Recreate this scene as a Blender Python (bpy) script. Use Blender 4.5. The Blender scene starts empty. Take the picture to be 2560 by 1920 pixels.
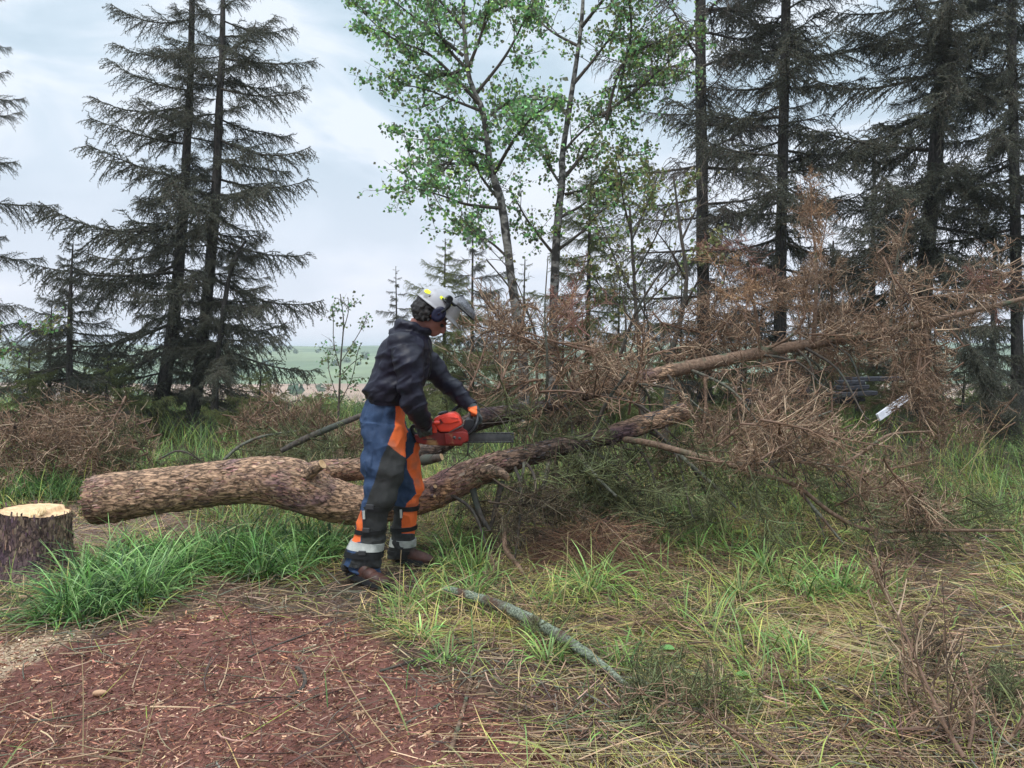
import bpy, bmesh, math
import numpy as np
from mathutils import Vector, Matrix
rng = np.random.default_rng(7)
SC = bpy.context.scene
COL = SC.collection

# ------------------------------------------------------------------ camera
F, CX, CY, H = 1934.0, 1280.0, 960.0, 1.35      # focal length in photo pixels, centre, eye height
PITCH = math.atan(80 / F)
cam_d = bpy.data.cameras.new('camera'); cam = bpy.data.objects.new('camera', cam_d); COL.objects.link(cam)
cam_d.sensor_width = 36; cam_d.lens = 36 * F / 2560; cam_d.clip_start = .05; cam_d.clip_end = 6000
cam.location = (0, 0, H); cam.rotation_euler = (math.pi / 2 - PITCH, 0, 0)
SC.camera = cam
# ------------------------------------------------------------------ world: overcast sky with faint blue
w = bpy.data.worlds.new('World'); SC.world = w; w.use_nodes = True
nt = w.node_tree; nt.nodes.clear(); N = nt.nodes.new; Lk = nt.links.new
out = N('ShaderNodeOutputWorld'); bg = N('ShaderNodeBackground'); bg.inputs['Strength'].default_value = .1
sky = N('ShaderNodeTexSky'); sky.sky_type = 'NISHITA'; sky.sun_disc = False
SUN_EL, SUN_AZ = math.radians(62), math.radians(215)
sky.sun_elevation = SUN_EL; sky.sun_rotation = SUN_AZ
tc = N('ShaderNodeTexCoord'); mp = N('ShaderNodeMapping'); mp.inputs['Scale'].default_value = (1, 1, 2.2)
mp.inputs['Location'].default_value = (.3, .9, .15)
n1 = N('ShaderNodeTexNoise'); n1.inputs['Scale'].default_value = 3.4; n1.inputs['Detail'].default_value = 5; n1.inputs['Roughness'].default_value = .5; n1.inputs['Distortion'].default_value = .6
r1 = N('ShaderNodeValToRGB'); e = r1.color_ramp.elements
e[0].position = .43; e[0].color = (.60, .74, .86, 1); e[1].position = .57; e[1].color = (.88, .96, 1.06, 1)
m_ = r1.color_ramp.elements.new(.50); m_.color = (.69, .82, .94, 1)
sep = N('ShaderNodeSeparateXYZ')
hz = N('ShaderNodeMapRange'); hz.inputs['From Min'].default_value = .0; hz.inputs['From Max'].default_value = .30; hz.inputs['To Min'].default_value = 1; hz.inputs['To Max'].default_value = 0
hm = N('ShaderNodeMix'); hm.data_type = 'RGBA'; hm.inputs['B'].default_value = (.94, .93, 1.04, 1)
hf = N('ShaderNodeMath'); hf.operation = 'MULTIPLY'; hf.inputs[1].default_value = .75
zr = N('ShaderNodeMapRange'); zr.inputs['From Min'].default_value = .45; zr.inputs['From Max'].default_value = 1; zr.inputs['To Min'].default_value = 7.9; zr.inputs['To Max'].default_value = 23
vs = N('ShaderNodeVectorMath'); vs.operation = 'SCALE'
mx = N('ShaderNodeMix'); mx.data_type = 'RGBA'; mx.inputs['Factor'].default_value = .96
Lk(tc.outputs['Generated'], mp.inputs['Vector']); Lk(mp.outputs[0], n1.inputs['Vector']); Lk(n1.outputs['Fac'], r1.inputs['Fac'])
Lk(tc.outputs['Generated'], sep.inputs[0]); Lk(sep.outputs['Z'], hz.inputs['Value']); Lk(sep.outputs['Z'], zr.inputs['Value'])
Lk(hz.outputs[0], hf.inputs[0]); Lk(hf.outputs[0], hm.inputs['Factor']); Lk(r1.outputs[0], hm.inputs['A'])
Lk(hm.outputs['Result'], vs.inputs[0]); Lk(zr.outputs[0], vs.inputs['Scale'])
Lk(sky.outputs[0], mx.inputs['A']); Lk(vs.outputs[0], mx.inputs['B']); Lk(mx.outputs['Result'], bg.inputs['Color']); Lk(bg.outputs[0], out.inputs['Surface'])
sd = bpy.data.lights.new('sun', 'SUN'); so = bpy.data.objects.new('sun', sd); COL.objects.link(so)
sd.energy = 1.5; sd.angle = math.radians(10); sd.color = (1, .965, .92)
_d = Vector((math.sin(SUN_AZ) * math.cos(SUN_EL), math.cos(SUN_AZ) * math.cos(SUN_EL), math.sin(SUN_EL)))
so.rotation_euler = _d.to_track_quat('Z', 'Y').to_euler()
SC.view_settings.view_transform = 'Standard'; SC.view_settings.look = 'None'; SC.view_settings.gamma = 1
SC.view_settings.use_curve_mapping = False; SC.view_settings.exposure = 0.38
SC.cycles.max_bounces = 6; SC.cycles.transparent_max_bounces = 12; SC.cycles.volume_bounces = 0

# ------------------------------------------------------------------ measuring helpers
cp, sp_ = math.cos(PITCH), math.sin(PITCH)
def ray(px, py):
    a, b = px - CX, -(py - CY)
    return np.array([a, F * cp + b * sp_, -F * sp_ + b * cp])
def P(px, py, Y):
    d = ray(px, py); return np.array([0, 0, H]) + d * (Y / d[1])
def G(px, py):
    d = ray(px, py); t = -H / d[2] if d[2] < -1e-6 else 1e3
    return np.array([0, 0, H]) + d * t
def proj(V):
    x, y, z = V[:, 0], V[:, 1], V[:, 2] - H
    dep = np.maximum(y * cp - z * sp_, 1e-3); up = y * sp_ + z * cp
    return np.stack([CX + F * x / dep, CY - F * up / dep], 1)
def K(*pts):                       # coordinates measured on the 2212 px wide view
    return [tuple([p[0] * 1.15732, p[1] * 1.15732] + list(p[2:])) for p in pts]
def inpoly(p, poly):
    x, y = p[:, 0], p[:, 1]; c = np.zeros(len(p), bool); n = len(poly); j = n - 1
    for i in range(n):
        xi, yi = poly[i]; xj, yj = poly[j]
        if yi != yj:
            c ^= ((yi > y) != (yj > y)) & (x < (xj - xi) * (y - yi) / (yj - yi) + xi)
        j = i
    return c
_tab = np.random.default_rng(3).random((32, 32, 32))
def vn(p, s=1.0):
    q = np.asarray(p) * s; i = np.floor(q).astype(int); f = q - i; f = f * f * (3 - 2 * f)
    r = 0
    for a in (0, 1):
        for b in (0, 1):
            for c in (0, 1):
                wgt = (f[..., 0] if a else 1 - f[..., 0]) * (f[..., 1] if b else 1 - f[..., 1]) * (f[..., 2] if c else 1 - f[..., 2])
                r = r + wgt * _tab[(i[..., 0] + a) & 31, (i[..., 1] + b) & 31, (i[..., 2] + c) & 31]
    return r
def fbm(p, s=1.0, o=4):
    p = np.asarray(p); r = 0; a = .5; t = 0
    for k in range(o): r = r + a * vn(p + 7.3 * k, s * 2 ** k); t += a; a *= .5
    return r / t
_TY = [-400, 16.5, 24, 40, 70, 110, 235, 450, 560, 5000]; _TZ = [0, 0, -.8, -3.0, -6.2, -8.4, -9.0, 5.0, 5.8, 5.8]
def gz(x, y):
    x = np.asarray(x, float); y = np.asarray(y, float)
    b = (np.interp(y - 1.5, _TY, _TZ) + np.interp(y, _TY, _TZ) + np.interp(y + 1.5, _TY, _TZ)) / 3
    p = np.stack([x, y, x * 0], -1)
    far = np.clip((y - 200) / 250, 0, 1)
    return b + (fbm(p, .9, 3) - .5) * .10 + (vn(p, .009) - .5) * 6.5 * far + np.where(y > 60, (vn(p, .02) - .5) * 1.2, 0)

# ------------------------------------------------------------------ mesh helpers
class Geo:
    def __init__(s): s.v = []; s.c = []; s.q = []; s.t = []; s.n = 0
    def add(s, v, quads=None, tris=None, col=(1, 1, 1)):
        v = np.asarray(v, float).reshape(-1, 3); c = np.broadcast_to(np.asarray(col, float), (len(v), 3))
        s.v.append(v); s.c.append(c)
        if quads is not None and len(quads): s.q.append(np.asarray(quads).reshape(-1, 4) + s.n)
        if tris is not None and len(tris): s.t.append(np.asarray(tris).reshape(-1, 3) + s.n)
        s.n += len(v)
    def mesh(s, name, mat, smooth=True):
        v = np.concatenate(s.v); c = np.concatenate(s.c)
        q = np.concatenate(s.q) if s.q else np.zeros((0, 4), int); t = np.concatenate(s.t) if s.t else np.zeros((0, 3), int)
        me = bpy.data.meshes.new(name); me.vertices.add(len(v)); me.vertices.foreach_set('co', v.astype(np.float32).ravel())
        me.loops.add(q.size + t.size); me.loops.foreach_set('vertex_index', np.concatenate([q.ravel(), t.ravel()]).astype(np.int32))
        me.polygons.add(len(q) + len(t))
        me.polygons.foreach_set('loop_start', np.concatenate([np.arange(len(q)) * 4, q.size + np.arange(len(t)) * 3]).astype(np.int32))
        if smooth: me.polygons.foreach_set('use_smooth', np.ones(len(q) + len(t), bool))
        me.update(calc_edges=True)
        a = me.attributes.new('Col', 'FLOAT_COLOR', 'POINT')
        a.data.foreach_set('color', np.concatenate([c, np.ones((len(c), 1))], 1).astype(np.float32).ravel())
        for m in (mat if isinstance(mat, (list, tuple)) else [mat]): me.materials.append(m)
        return me
    def build(s, name, mat, parent=None, smooth=True):
        return link(name, s.mesh(name, mat, smooth), parent)
def link(name, me, parent=None, M=None):
    o = bpy.data.objects.new(name, me); COL.objects.link(o)
    if parent is not None: o.parent = parent; o.matrix_parent_inverse = Matrix.Translation(-parent.location)
    if M is not None: o.matrix_basis = M
    return o
def tag(o, label, cat, group=None, kind=None):
    if label: o['label'] = label
    if cat: o['category'] = cat
    if group: o['group'] = group
    if kind: o['kind'] = kind
    return o
def empty(name, loc, label, cat, group=None):
    o = bpy.data.objects.new(name, None); COL.objects.link(o); o.location = tuple(float(a) for a in loc)
    return tag(o, label, cat, group)
def cat_pts(pts, per=6):
    pts = np.asarray(pts, float); n = len(pts); o = []
    for i in range(n - 1):
        p0 = pts[max(i - 1, 0)]; p1 = pts[i]; p2 = pts[i + 1]; p3 = pts[min(i + 2, n - 1)]
        for t in np.linspace(0, 1, per, endpoint=False):
            o.append(.5 * ((2 * p1) + (-p0 + p2) * t + (2 * p0 - 5 * p1 + 4 * p2 - p3) * t * t + (-p0 + 3 * p1 - 3 * p2 + p3) * t ** 3))
    o.append(pts[-1]); return np.array(o)
def frames(c):
    t = np.gradient(c, axis=0); t /= np.linalg.norm(t, axis=1)[:, None] + 1e-9
    n = np.zeros_like(c); a = np.array([0, 0, 1.]) if abs(t[0][2]) < .8 else np.array([0, 1., 0])
    v = a - t[0] * a.dot(t[0]); n[0] = v / np.linalg.norm(v)
    for i in range(1, len(c)):
        v = n[i - 1] - t[i] * n[i - 1].dot(t[i]); n[i] = v / (np.linalg.norm(v) + 1e-9)
    return t, n, np.cross(t, n)
def tube(g, pts, rad, sides=8, per=5, col=(1, 1, 1), disp=None, cap=True):
    c4 = cat_pts(np.column_stack([pts, rad]), per) if per > 1 else np.column_stack([pts, rad])
    c, r = c4[:, :3], np.maximum(c4[:, 3], 1e-4); t, n, b = frames(c)
    a = np.linspace(0, 2 * np.pi, sides, endpoint=False); S = len(c)
    d = np.cos(a)[None, :, None] * n[:, None] + np.sin(a)[None, :, None] * b[:, None]
    v = c[:, None] + d * r[:, None, None]
    if disp is not None: v = v + d * disp(v, a)[..., None]
    i = np.arange(S - 1)[:, None] * sides; j = np.arange(sides)[None]; k = (j + 1) % sides
    q = np.stack([i + j, i + k, i + sides + k, i + sides + j], -1)[..., ::-1].reshape(-1, 4)
    if np.ndim(col) == 2: u_ = np.linspace(0, 1, S); v_ = np.linspace(0, 1, len(col)); cc = np.repeat(np.stack([np.interp(u_, v_, np.array(col)[:, k]) for k in range(3)], 1), sides, 0) * (.85 + .3 * vn(v.reshape(-1, 3), 9))[:, None]
    else: cc = np.broadcast_to(np.asarray(col, float), (S * sides, 3))
    g.add(v, quads=q, col=cc)
    if cap:
        for e_, fl in ((0, 0), (S - 1, 1)):
            ring = v[e_]; m = np.vstack([ring, c[e_]]); tr = [[x, (x + 1) % sides, sides] if not fl else [(x + 1) % sides, x, sides] for x in range(sides)]
            g.add(m, tris=tr, col=cc[e_ * sides])
def tubes_batch(g, Pn, R, sides=3, col=(1, 1, 1)):
    n, S, _ = Pn.shape
    t = Pn[:, -1] - Pn[:, 0]; t /= np.linalg.norm(t, axis=1)[:, None] + 1e-9
    a = np.where(np.abs(t[:, 2:3]) < .9, np.array([[0, 0, 1.]]), np.array([[1., 0, 0]]))
    u = np.cross(t, a); u /= np.linalg.norm(u, axis=1)[:, None]; w_ = np.cross(t, u)
    an = np.linspace(0, 2 * np.pi, sides, endpoint=False)
    d = np.cos(an)[None, :, None] * u[:, None] + np.sin(an)[None, :, None] * w_[:, None]
    v = Pn[:, :, None] + d[:, None] * R[:, :, None, None]
    b0 = (np.arange(n) * S * sides)[:, None, None]; i = (np.arange(S - 1) * sides)[None, :, None]; j = np.arange(sides)[None, None]; k = (j + 1) % sides
    q = np.stack([b0 + i + j, b0 + i + k, b0 + i + sides + k, b0 + i + sides + j], -1).reshape(-1, 4)
    c = np.asarray(col, float)
    c = np.repeat(c, S * sides, 0) if c.ndim == 2 else c
    g.add(v, quads=q, col=c)
def curves(p, d, L, bend, S=4):
    t = np.linspace(0, 1, S)[None, :, None]
    return p[:, None] + d[:, None] * L[:, None, None] * t + bend[:, None] * L[:, None, None] * t * t
def unit(v): return v / (np.linalg.norm(v, axis=-1, keepdims=True) + 1e-9)
def rdir(n): return unit(rng.normal(size=(n, 3)))
def blades(g, root, az, L, lean, curv, wd, col, S=4, zmin=.004, ground=True, tipcol=None):
    n = len(root); s = np.linspace(0, 1, S + 1); p = np.zeros((n, S + 1, 3)); p[:, 0] = root
    dx = np.stack([np.cos(az), np.sin(az)], 1)
    for k in range(1, S + 1):
        th = np.minimum(lean + curv * (s[k] - .5 / S), 2.7)
        p[:, k, :2] = p[:, k - 1, :2] + dx * (np.sin(th) * L / S)[:, None]
        p[:, k, 2] = p[:, k - 1, 2] + np.cos(th) * L / S
    if ground:
        z = gz(p[..., 0], p[..., 1]); p[..., 2] = np.maximum(p[..., 2], z + zmin + rng.random((n, 1)) * .03)
    tw = rng.normal(0, .5, n); side = np.stack([-np.sin(az + tw), np.cos(az + tw), rng.normal(0, .25, n)], 1)
    wp = np.array([.8, 1, .9, .6, .08]) if S == 4 else np.interp(s, [0, .4, 1], [.8, 1, .08])
    o = side[:, None] * (wd[:, None] * wp[None])[..., None] * .5
    v = np.stack([p - o, p + o], 2)
    b0 = (np.arange(n) * (S + 1) * 2)[:, None]; i = (np.arange(S) * 2)[None]
    q = np.stack([b0 + i, b0 + i + 1, b0 + i + 3, b0 + i + 2], -1).reshape(-1, 4)
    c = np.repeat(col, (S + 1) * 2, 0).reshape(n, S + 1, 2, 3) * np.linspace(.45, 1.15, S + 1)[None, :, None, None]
    if tipcol is not None:
        tt = (s ** 3)[None, :, None, None]; c = c * (1 - tt) + np.asarray(tipcol) * tt
    g.add(v, quads=q, col=c.reshape(-1, 3))
def orient(p0, p1, roll=0., sc=None):
    p0 = Vector(p0); d = Vector(p1) - p0; L = d.length if sc is None else sc
    x = d.normalized(); up = Vector((0, 0, 1)) if abs(x.z) < .97 else Vector((0, 1, 0))
    y = up.cross(x).normalized(); z = x.cross(y)
    M = Matrix((x, y, z)).transposed() @ Matrix.Rotation(roll, 3, 'X')
    return Matrix.Translation(p0) @ (M * L).to_4x4()

# ------------------------------------------------------------------ materials
MATS = {}
def mat(name, c1, c2=None, scale=20, rough=.8, bump=0, bscale=None, stretch=(1, 1, 1), attr=True, c3=None, spec=.3, s3=2.5, t3=(.5, .62), trans=0, detail=5, metal=0, crack=None):
    m = bpy.data.materials.new(name); m.use_nodes = True; nt = m.node_tree; N = nt.nodes.new; L = nt.links.new
    b = nt.nodes['Principled BSDF']; b.inputs['Roughness'].default_value = rough; b.inputs['Specular IOR Level'].default_value = spec; b.inputs['Metallic'].default_value = metal
    tc = N('ShaderNodeTexCoord'); mp = N('ShaderNodeMapping'); mp.inputs['Scale'].default_value = stretch; L(tc.outputs['Object'], mp.inputs[0])
    n = N('ShaderNodeTexNoise'); n.inputs['Scale'].default_value = scale; n.inputs['Detail'].default_value = detail; n.inputs['Roughness'].default_value = .6; L(mp.outputs[0], n.inputs['Vector'])
    r = N('ShaderNodeValToRGB'); e = r.color_ramp.elements; e[0].position = .34; e[1].position = .66
    e[0].color = (*c1, 1); e[1].color = (*(c2 or c1), 1); L(n.outputs['Fac'], r.inputs[0]); colr = r.outputs[0]
    if c3:
        n3 = N('ShaderNodeTexNoise'); n3.inputs['Scale'].default_value = s3; n3.inputs['Detail'].default_value = 4; L(tc.outputs['Object'], n3.inputs['Vector'])
        r3 = N('ShaderNodeMapRange'); r3.inputs['From Min'].default_value = t3[0]; r3.inputs['From Max'].default_value = t3[1]; L(n3.outputs['Fac'], r3.inputs['Value'])
        x = N('ShaderNodeMix'); x.data_type = 'RGBA'; x.inputs['B'].default_value = (*c3, 1); L(r3.outputs[0], x.inputs['Factor']); L(colr, x.inputs['A']); colr = x.outputs['Result']
    if crack:
        vo = N('ShaderNodeTexVoronoi'); vo.feature = 'DISTANCE_TO_EDGE'; vo.inputs['Scale'].default_value = crack[0]; nn = N('ShaderNodeTexNoise'); nn.inputs['Scale'].default_value = crack[0] * .45; nn.inputs['Detail'].default_value = 5
        L(mp.outputs[0], nn.inputs['Vector']); ad = N('ShaderNodeMix'); ad.data_type = 'VECTOR'; ad.blend_type = 'MIX' if hasattr(ad, 'blend_type') else 'MIX'; ad.inputs['Factor'].default_value = crack[2]; L(mp.outputs[0], ad.inputs[4]); L(nn.outputs['Color'], ad.inputs[5]); L(ad.outputs[1], vo.inputs['Vector'])
        mr = N('ShaderNodeMapRange'); mr.inputs['From Min'].default_value = .0; mr.inputs['From Max'].default_value = .16; mr.inputs['To Min'].default_value = crack[1]; mr.inputs['To Max'].default_value = 1; L(vo.outputs['Distance'], mr.inputs['Value'])
        x = N('ShaderNodeMix'); x.data_type = 'RGBA'; x.blend_type = 'MULTIPLY'; x.inputs['Factor'].default_value = 1; L(colr, x.inputs['A']); L(mr.outputs[0], x.inputs['B']); colr = x.outputs['Result']
    if attr:
        a = N('ShaderNodeAttribute'); a.attribute_name = 'Col'; x = N('ShaderNodeMix'); x.data_type = 'RGBA'; x.blend_type = 'MULTIPLY'; x.inputs['Factor'].default_value = 1
        L(colr, x.inputs['A']); L(a.outputs['Color'], x.inputs['B']); colr = x.outputs['Result']
    L(colr, b.inputs['Base Color'])
    if bump:
        bn = N('ShaderNodeTexNoise'); bn.inputs['Scale'].default_value = bscale or scale * 2; bn.inputs['Detail'].default_value = 6; L(mp.outputs[0], bn.inputs['Vector'])
        bb = N('ShaderNodeBump'); bb.inputs['Strength'].default_value = .8; bb.inputs['Distance'].default_value = bump; L(bn.outputs['Fac'], bb.inputs['Height']); L(bb.outputs[0], b.inputs['Normal'])
    if trans:
        tr = N('ShaderNodeBsdfTranslucent'); L(colr, tr.inputs['Color']); ms = N('ShaderNodeMixShader'); ms.inputs[0].default_value = trans
        L(b.outputs[0], ms.inputs[1]); L(tr.outputs[0], ms.inputs[2]); L(ms.outputs[0], nt.nodes['Material Output'].inputs[0])
    MATS[name] = m; return m
mat('soil', (.75, .75, .75), (1.15, 1.15, 1.15), 60, .95, .012, 90)
mat('far_field', (.8, .8, .8), (1.2, 1.2, 1.2), .05, .95)
mat('log_bark', (.085, .048, .03), (.55, .36, .235), 60, .8, .014, 50, (.35, 1, 1), c3=(.20, .12, .125), s3=3.2, t3=(.54, .66), crack=(30, .2, .16))  # dark bark cracks; their colour also stands in for relief shading
mat('stump_bark', (.05, .032, .025), (.34, .235, .16), 50, .9, .006, 60, (1, 1, .5), c3=(.085, .05, .065), s3=3.2, t3=(.48, .66), crack=(34, .25, .09))
mat('dark_bark', (.045, .038, .033), (.12, .095, .075), 40, .9, .008, 40, (1, 1, .4), c3=(.07, .075, .06), s3=6)
mat('spruce_bark', (.035, .032, .03), (.10, .09, .08), 30, .9, .01, 30, (1, 1, .4))
mat('aspen_bark', (.11, .10, .09), (.30, .285, .26), 14, .8, .004, 40, (1, 1, 2.2), c3=(.045, .04, .036), s3=9, t3=(.47, .54))
mat('limb_bark', (.10, .06, .04), (.26, .17, .115), 50, .85, .004, 60, c3=(.08, .10, .06), s3=7, t3=(.58, .68))
mat('mossy_bark', (.06, .06, .045), (.17, .17, .13), 60, .9, .004, 70, c3=(.09, .055, .04), s3=10)
mat('lichen_bark', (.035, .04, .028), (.30, .34, .25), 110, .95, .012, 90, c3=(.08, .045, .032), s3=8, t3=(.48, .60))
mat('cut_wood', (.62, .40, .22), (.85, .62, .38), 20, .7, .002, 60)
mat('splinter', (.75, .55, .30), (.9, .7, .42), 60, .7, 0)
mat('dead_twig', (.8, .8, .8), (1.15, 1.1, 1.05), 8, .85)
mat('live_needle', (.75, .8, .75), (1.2, 1.15, 1.1), 6, .7, trans=.15)
mat('leaf', (1.1, 1.1, 1.1), (1.5, 1.5, 1.4), 3, .55, trans=.35, spec=.4)
mat('grass', (.8, .8, .8), (1.15, 1.15, 1.1), 3, .5, trans=.3, spec=.4)
mat('straw', (.8, .8, .8), (1.15, 1.12, 1.05), 5, .7, trans=.15)
mat('litter', (.75, .75, .75), (1.2, 1.2, 1.2), 9, .75)
M = MATS
def PLAIN(name, c, rough=.6, c2=None, scale=30, bump=0, bscale=None, **k): return mat(name, c, c2 or tuple(min(1, a * 1.18) for a in c), scale, rough, bump, bscale, attr=False, **k)

# ------------------------------------------------------------------ ground zones (pixel outlines on the 2212 px view)
def zone(lst): return [(a * 1.15732, b * 1.15732) for a, b in lst]
Z_B1 = zone([(-60, 1290), (60, 1300), (150, 1345), (330, 1330), (430, 1270), (560, 1255), (700, 1265), (800, 1300), (850, 1350), (900, 1450), (700, 1400), (300, 1400), (100, 1400), (-60, 1420)])
Z_RED = zone([(-400, 1385), (150, 1385), (300, 1365), (420, 1330), (560, 1310), (700, 1330), (800, 1365), (900, 1440), (1000, 1500), (1120, 1560), (1220, 1700), (1300, 2400), (-2500, 2400), (-900, 1345)])
Z_BROWN2 = zone([(930, 1390), (1180, 1400), (1420, 1470), (1560, 1590), (1520, 1720), (1000, 1720), (940, 1500)])
Z_BROWN3 = zone([(1900, 1130), (2000, 1110), (2110, 1190), (2212, 1330), (2400, 1350), (2300, 1750), (1500, 1750), (1560, 1600), (1800, 1540), (1990, 1560), (2080, 1420), (1930, 1280)])
Z_SAW = zone([(-60, 1420), (60, 1385), (180, 1350), (200, 1375), (90, 1440), (0, 1480), (-80, 1490)])
Z_BARE = zone([(160, 1095), (330, 1110), (420, 1120), (360, 1160), (250, 1185), (150, 1230), (-60, 1230), (-60, 1150)])
Z_HEAP = zone([(1160, 1105), (1300, 1085), (1400, 1120), (1470, 1210), (1440, 1235), (1120, 1245)])
def wob(x, y, s, a): return (fbm(np.stack([x, y, x * 0 + s], -1), 2.5, 3) - .5) * a
def zones(x, y):
    pp = proj(np.stack([x, y, np.zeros_like(x)], 1)); a = 90
    q = pp + np.stack([wob(x, y, 1, a * 2), wob(x, y, 9, a)], 1)
    near = y < 12
    return {'red': inpoly(q, Z_RED) & near | (y < 1.6) & (x < .3), 'b2': (inpoly(q, Z_BROWN2) | inpoly(q, Z_B1)) & near, 'b3': inpoly(q, Z_BROWN3) & near, 'saw': inpoly(pp + np.stack([wob(x, y, 4, 60), wob(x, y, 5, 30)], 1), Z_SAW), 'bare': inpoly(q * [1, 1], Z_BARE) & near, 'heap': inpoly(pp, Z_HEAP) & near, 'pp': pp}

def grid_sheet(name, xs, ys, colf, mt, label_kind='structure'):
    X, Y = np.meshgrid(xs, ys); V = np.stack([X, Y, gz(X, Y)], -1)
    if ys[0] < 0: V[..., 2] += (fbm(np.stack([X, Y, X * 0], -1), 9, 3) - .5) * .035
    ny, nx = X.shape; i = np.arange(ny - 1)[:, None] * nx; j = np.arange(nx - 1)[None]
    q = np.stack([i + j, i + j + 1, i + nx + j + 1, i + nx + j], -1)
    g = Geo(); g.add(V, quads=q, col=colf(X.ravel(), Y.ravel())); o = g.build(name, M[mt]); o['kind'] = 'structure'; return o
def col_near(x, y):
    z = zones(x, y); c = np.tile(np.array([.06, .04, .026]), (len(x), 1)); n = fbm(np.stack([x, y, x * 0], -1), 3, 4)[:, None]
    c = c * (.6 + .8 * n); g_ = (fbm(np.stack([x, y, x * 0 + 3], -1), .8, 3) > .55)[:, None]; c = np.where(g_, c * [.75, 1.0, .6], c)
    for k, v in (('b2', (.12, .07, .048)), ('b3', (.12, .078, .055)), ('bare', (.22, .15, .12)), ('red', (.17, .07, .052)), ('heap', (.10, .055, .035)), ('saw', (.5, .37, .25))): c[z[k]] = np.array(v) * (.75 + .5 * n[z[k]])
    return c
def space(a, segs):
    o = [a]
    for b, st in segs: k = max(1, int(round((b - o[-1]) / st))); o += list(np.linspace(o[-1], b, k + 1)[1:])
    return np.array(o)
xs = space(-500, [(-60, 22), (-16, 2), (-5, .25), (5, .045), (16, .25), (60, 2), (500, 22)])
grid_sheet('ground', xs, space(-60, [(-2, 4), (1, .5), (8, .045), (18, .2), (60, 1.5), (120, 4)]), col_near, 'soil')
xf = space(-900, [(900, 9)])
def col_field(x, y): n = fbm(np.stack([x, y, x * 0], -1), .05, 3)[:, None]; return np.array([.36, .24, .17]) * (.6 + .7 * n)
def col_hill(x, y):
    n = fbm(np.stack([x, y * .5, x * 0], -1), .035, 4)[:, None]; return np.where(n > .5, np.array([.11, .15, .075]), np.array([.22, .27, .14])) * (.5 + n)
grid_sheet('field', xf, space(120, [(240, 8)]), col_field, 'far_field')
grid_sheet('hill', xf, space(240, [(620, 8), (2000, 120)]), col_hill, 'far_field')

# ------------------------------------------------------------------ litter, grass and straw (nobody could count them)
def scatter(n, x0, x1, y0, y1, pw=1.0):
    x = rng.uniform(x0, x1, n); u = rng.random(n); y = y0 * (y1 / y0) ** u
    x = x * np.interp(y, [y0, y1], [.25, 1.0]) if pw else x
    return x, y
def pick(cols, n, jit=.25):
    c = np.array(cols)[rng.integers(0, len(cols), n)]; return c * (1 + rng.normal(0, jit, (n, 1))).clip(.4, 1.8) * (1 + rng.normal(0, .06, (n, 3)))
# needle litter
x, y = scatter(330000, -9, 9, 1.3, 10); z = zones(x, y); d = np.where(z['red'], 1, np.where(z['b2'] | z['b3'] | z['bare'] | z['heap'], .55, .12)); keep = rng.random(len(x)) < d
x, y = x[keep], y[keep]; n = len(x); zz = {k: v[keep] for k, v in z.items()}
L = rng.uniform(.008, .016, n) * (1 + 2.2 * rng.random(n) ** 5) * np.interp(y, [1, 4, 9], [.8, 1.2, 2.2]); az = rng.uniform(0, 6.283, n)
c = pick([(.31, .135, .085), (.40, .20, .13), (.19, .085, .055), (.50, .33, .21), (.08, .038, .028)], n, .3)
nb = ~zz['red']; c[nb] = pick([(.24, .15, .09), (.33, .22, .14), (.13, .08, .05), (.19, .10, .07)], nb.sum())
c = c * (.45 + 1.1 * fbm(np.stack([x, y, x * 0 + 2], -1), 5, 4))[:, None]; g = Geo(); root = np.stack([x, y, gz(x, y) + rng.uniform(-.004, .018, n)], 1)
dd = np.stack([np.cos(az), np.sin(az), rng.normal(0, .22, n)], 1); bn = rng.normal(0, .28, (n, 3)); bn[:, 2] *= .4
cv = curves(root, dd, L, bn, 3); wv = unit(np.cross(dd, rdir(n))) * rng.uniform(.0009, .0021, n)[:, None] * np.interp(y, [1, 8], [.9, 2.2])[:, None]
v = np.stack([cv - wv[:, None], cv + wv[:, None]], 2); b0 = (np.arange(n) * 6)[:, None]; i = np.array([[0, 2]])
g.add(v, quads=np.stack([b0 + i, b0 + i + 1, b0 + i + 3, b0 + i + 2], -1).reshape(-1, 4), col=np.repeat(c, 6, 0))
tag(g.build('needle_litter', M['litter']), 'fallen reddish brown needles and bits of bark covering the ground', 'litter', kind='stuff')
# sawdust and chips
x, y = scatter(60000, -9, 9, 1.3, 10); z = zones(x, y)['saw']; x, y = x[z], y[z]
p2 = G(1290, 1150); xa = rng.normal(.30, .16, 700) ; ya = rng.normal(5.0, .12, 700); x = np.r_[x, xa]; y = np.r_[y, ya]
n = len(x); g = Geo(); root = np.stack([x, y, gz(x, y) + rng.uniform(.012, .03, n)], 1); a = rdir(n) * rng.uniform(.003, .008, n)[:, None]; b = np.cross(a, rdir(n))
g.add(np.stack([root - a, root + b, root + a, root - b], 1), quads=np.arange(n * 4).reshape(-1, 4), col=np.repeat(pick([(.85, .66, .42), (.75, .6, .42), (.6, .45, .3)], n, .12), 4, 0))
tag(g.build('sawdust', M['litter']), 'pale sawdust and wood chips scattered beside the stump', 'sawdust', kind='stuff')
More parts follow.
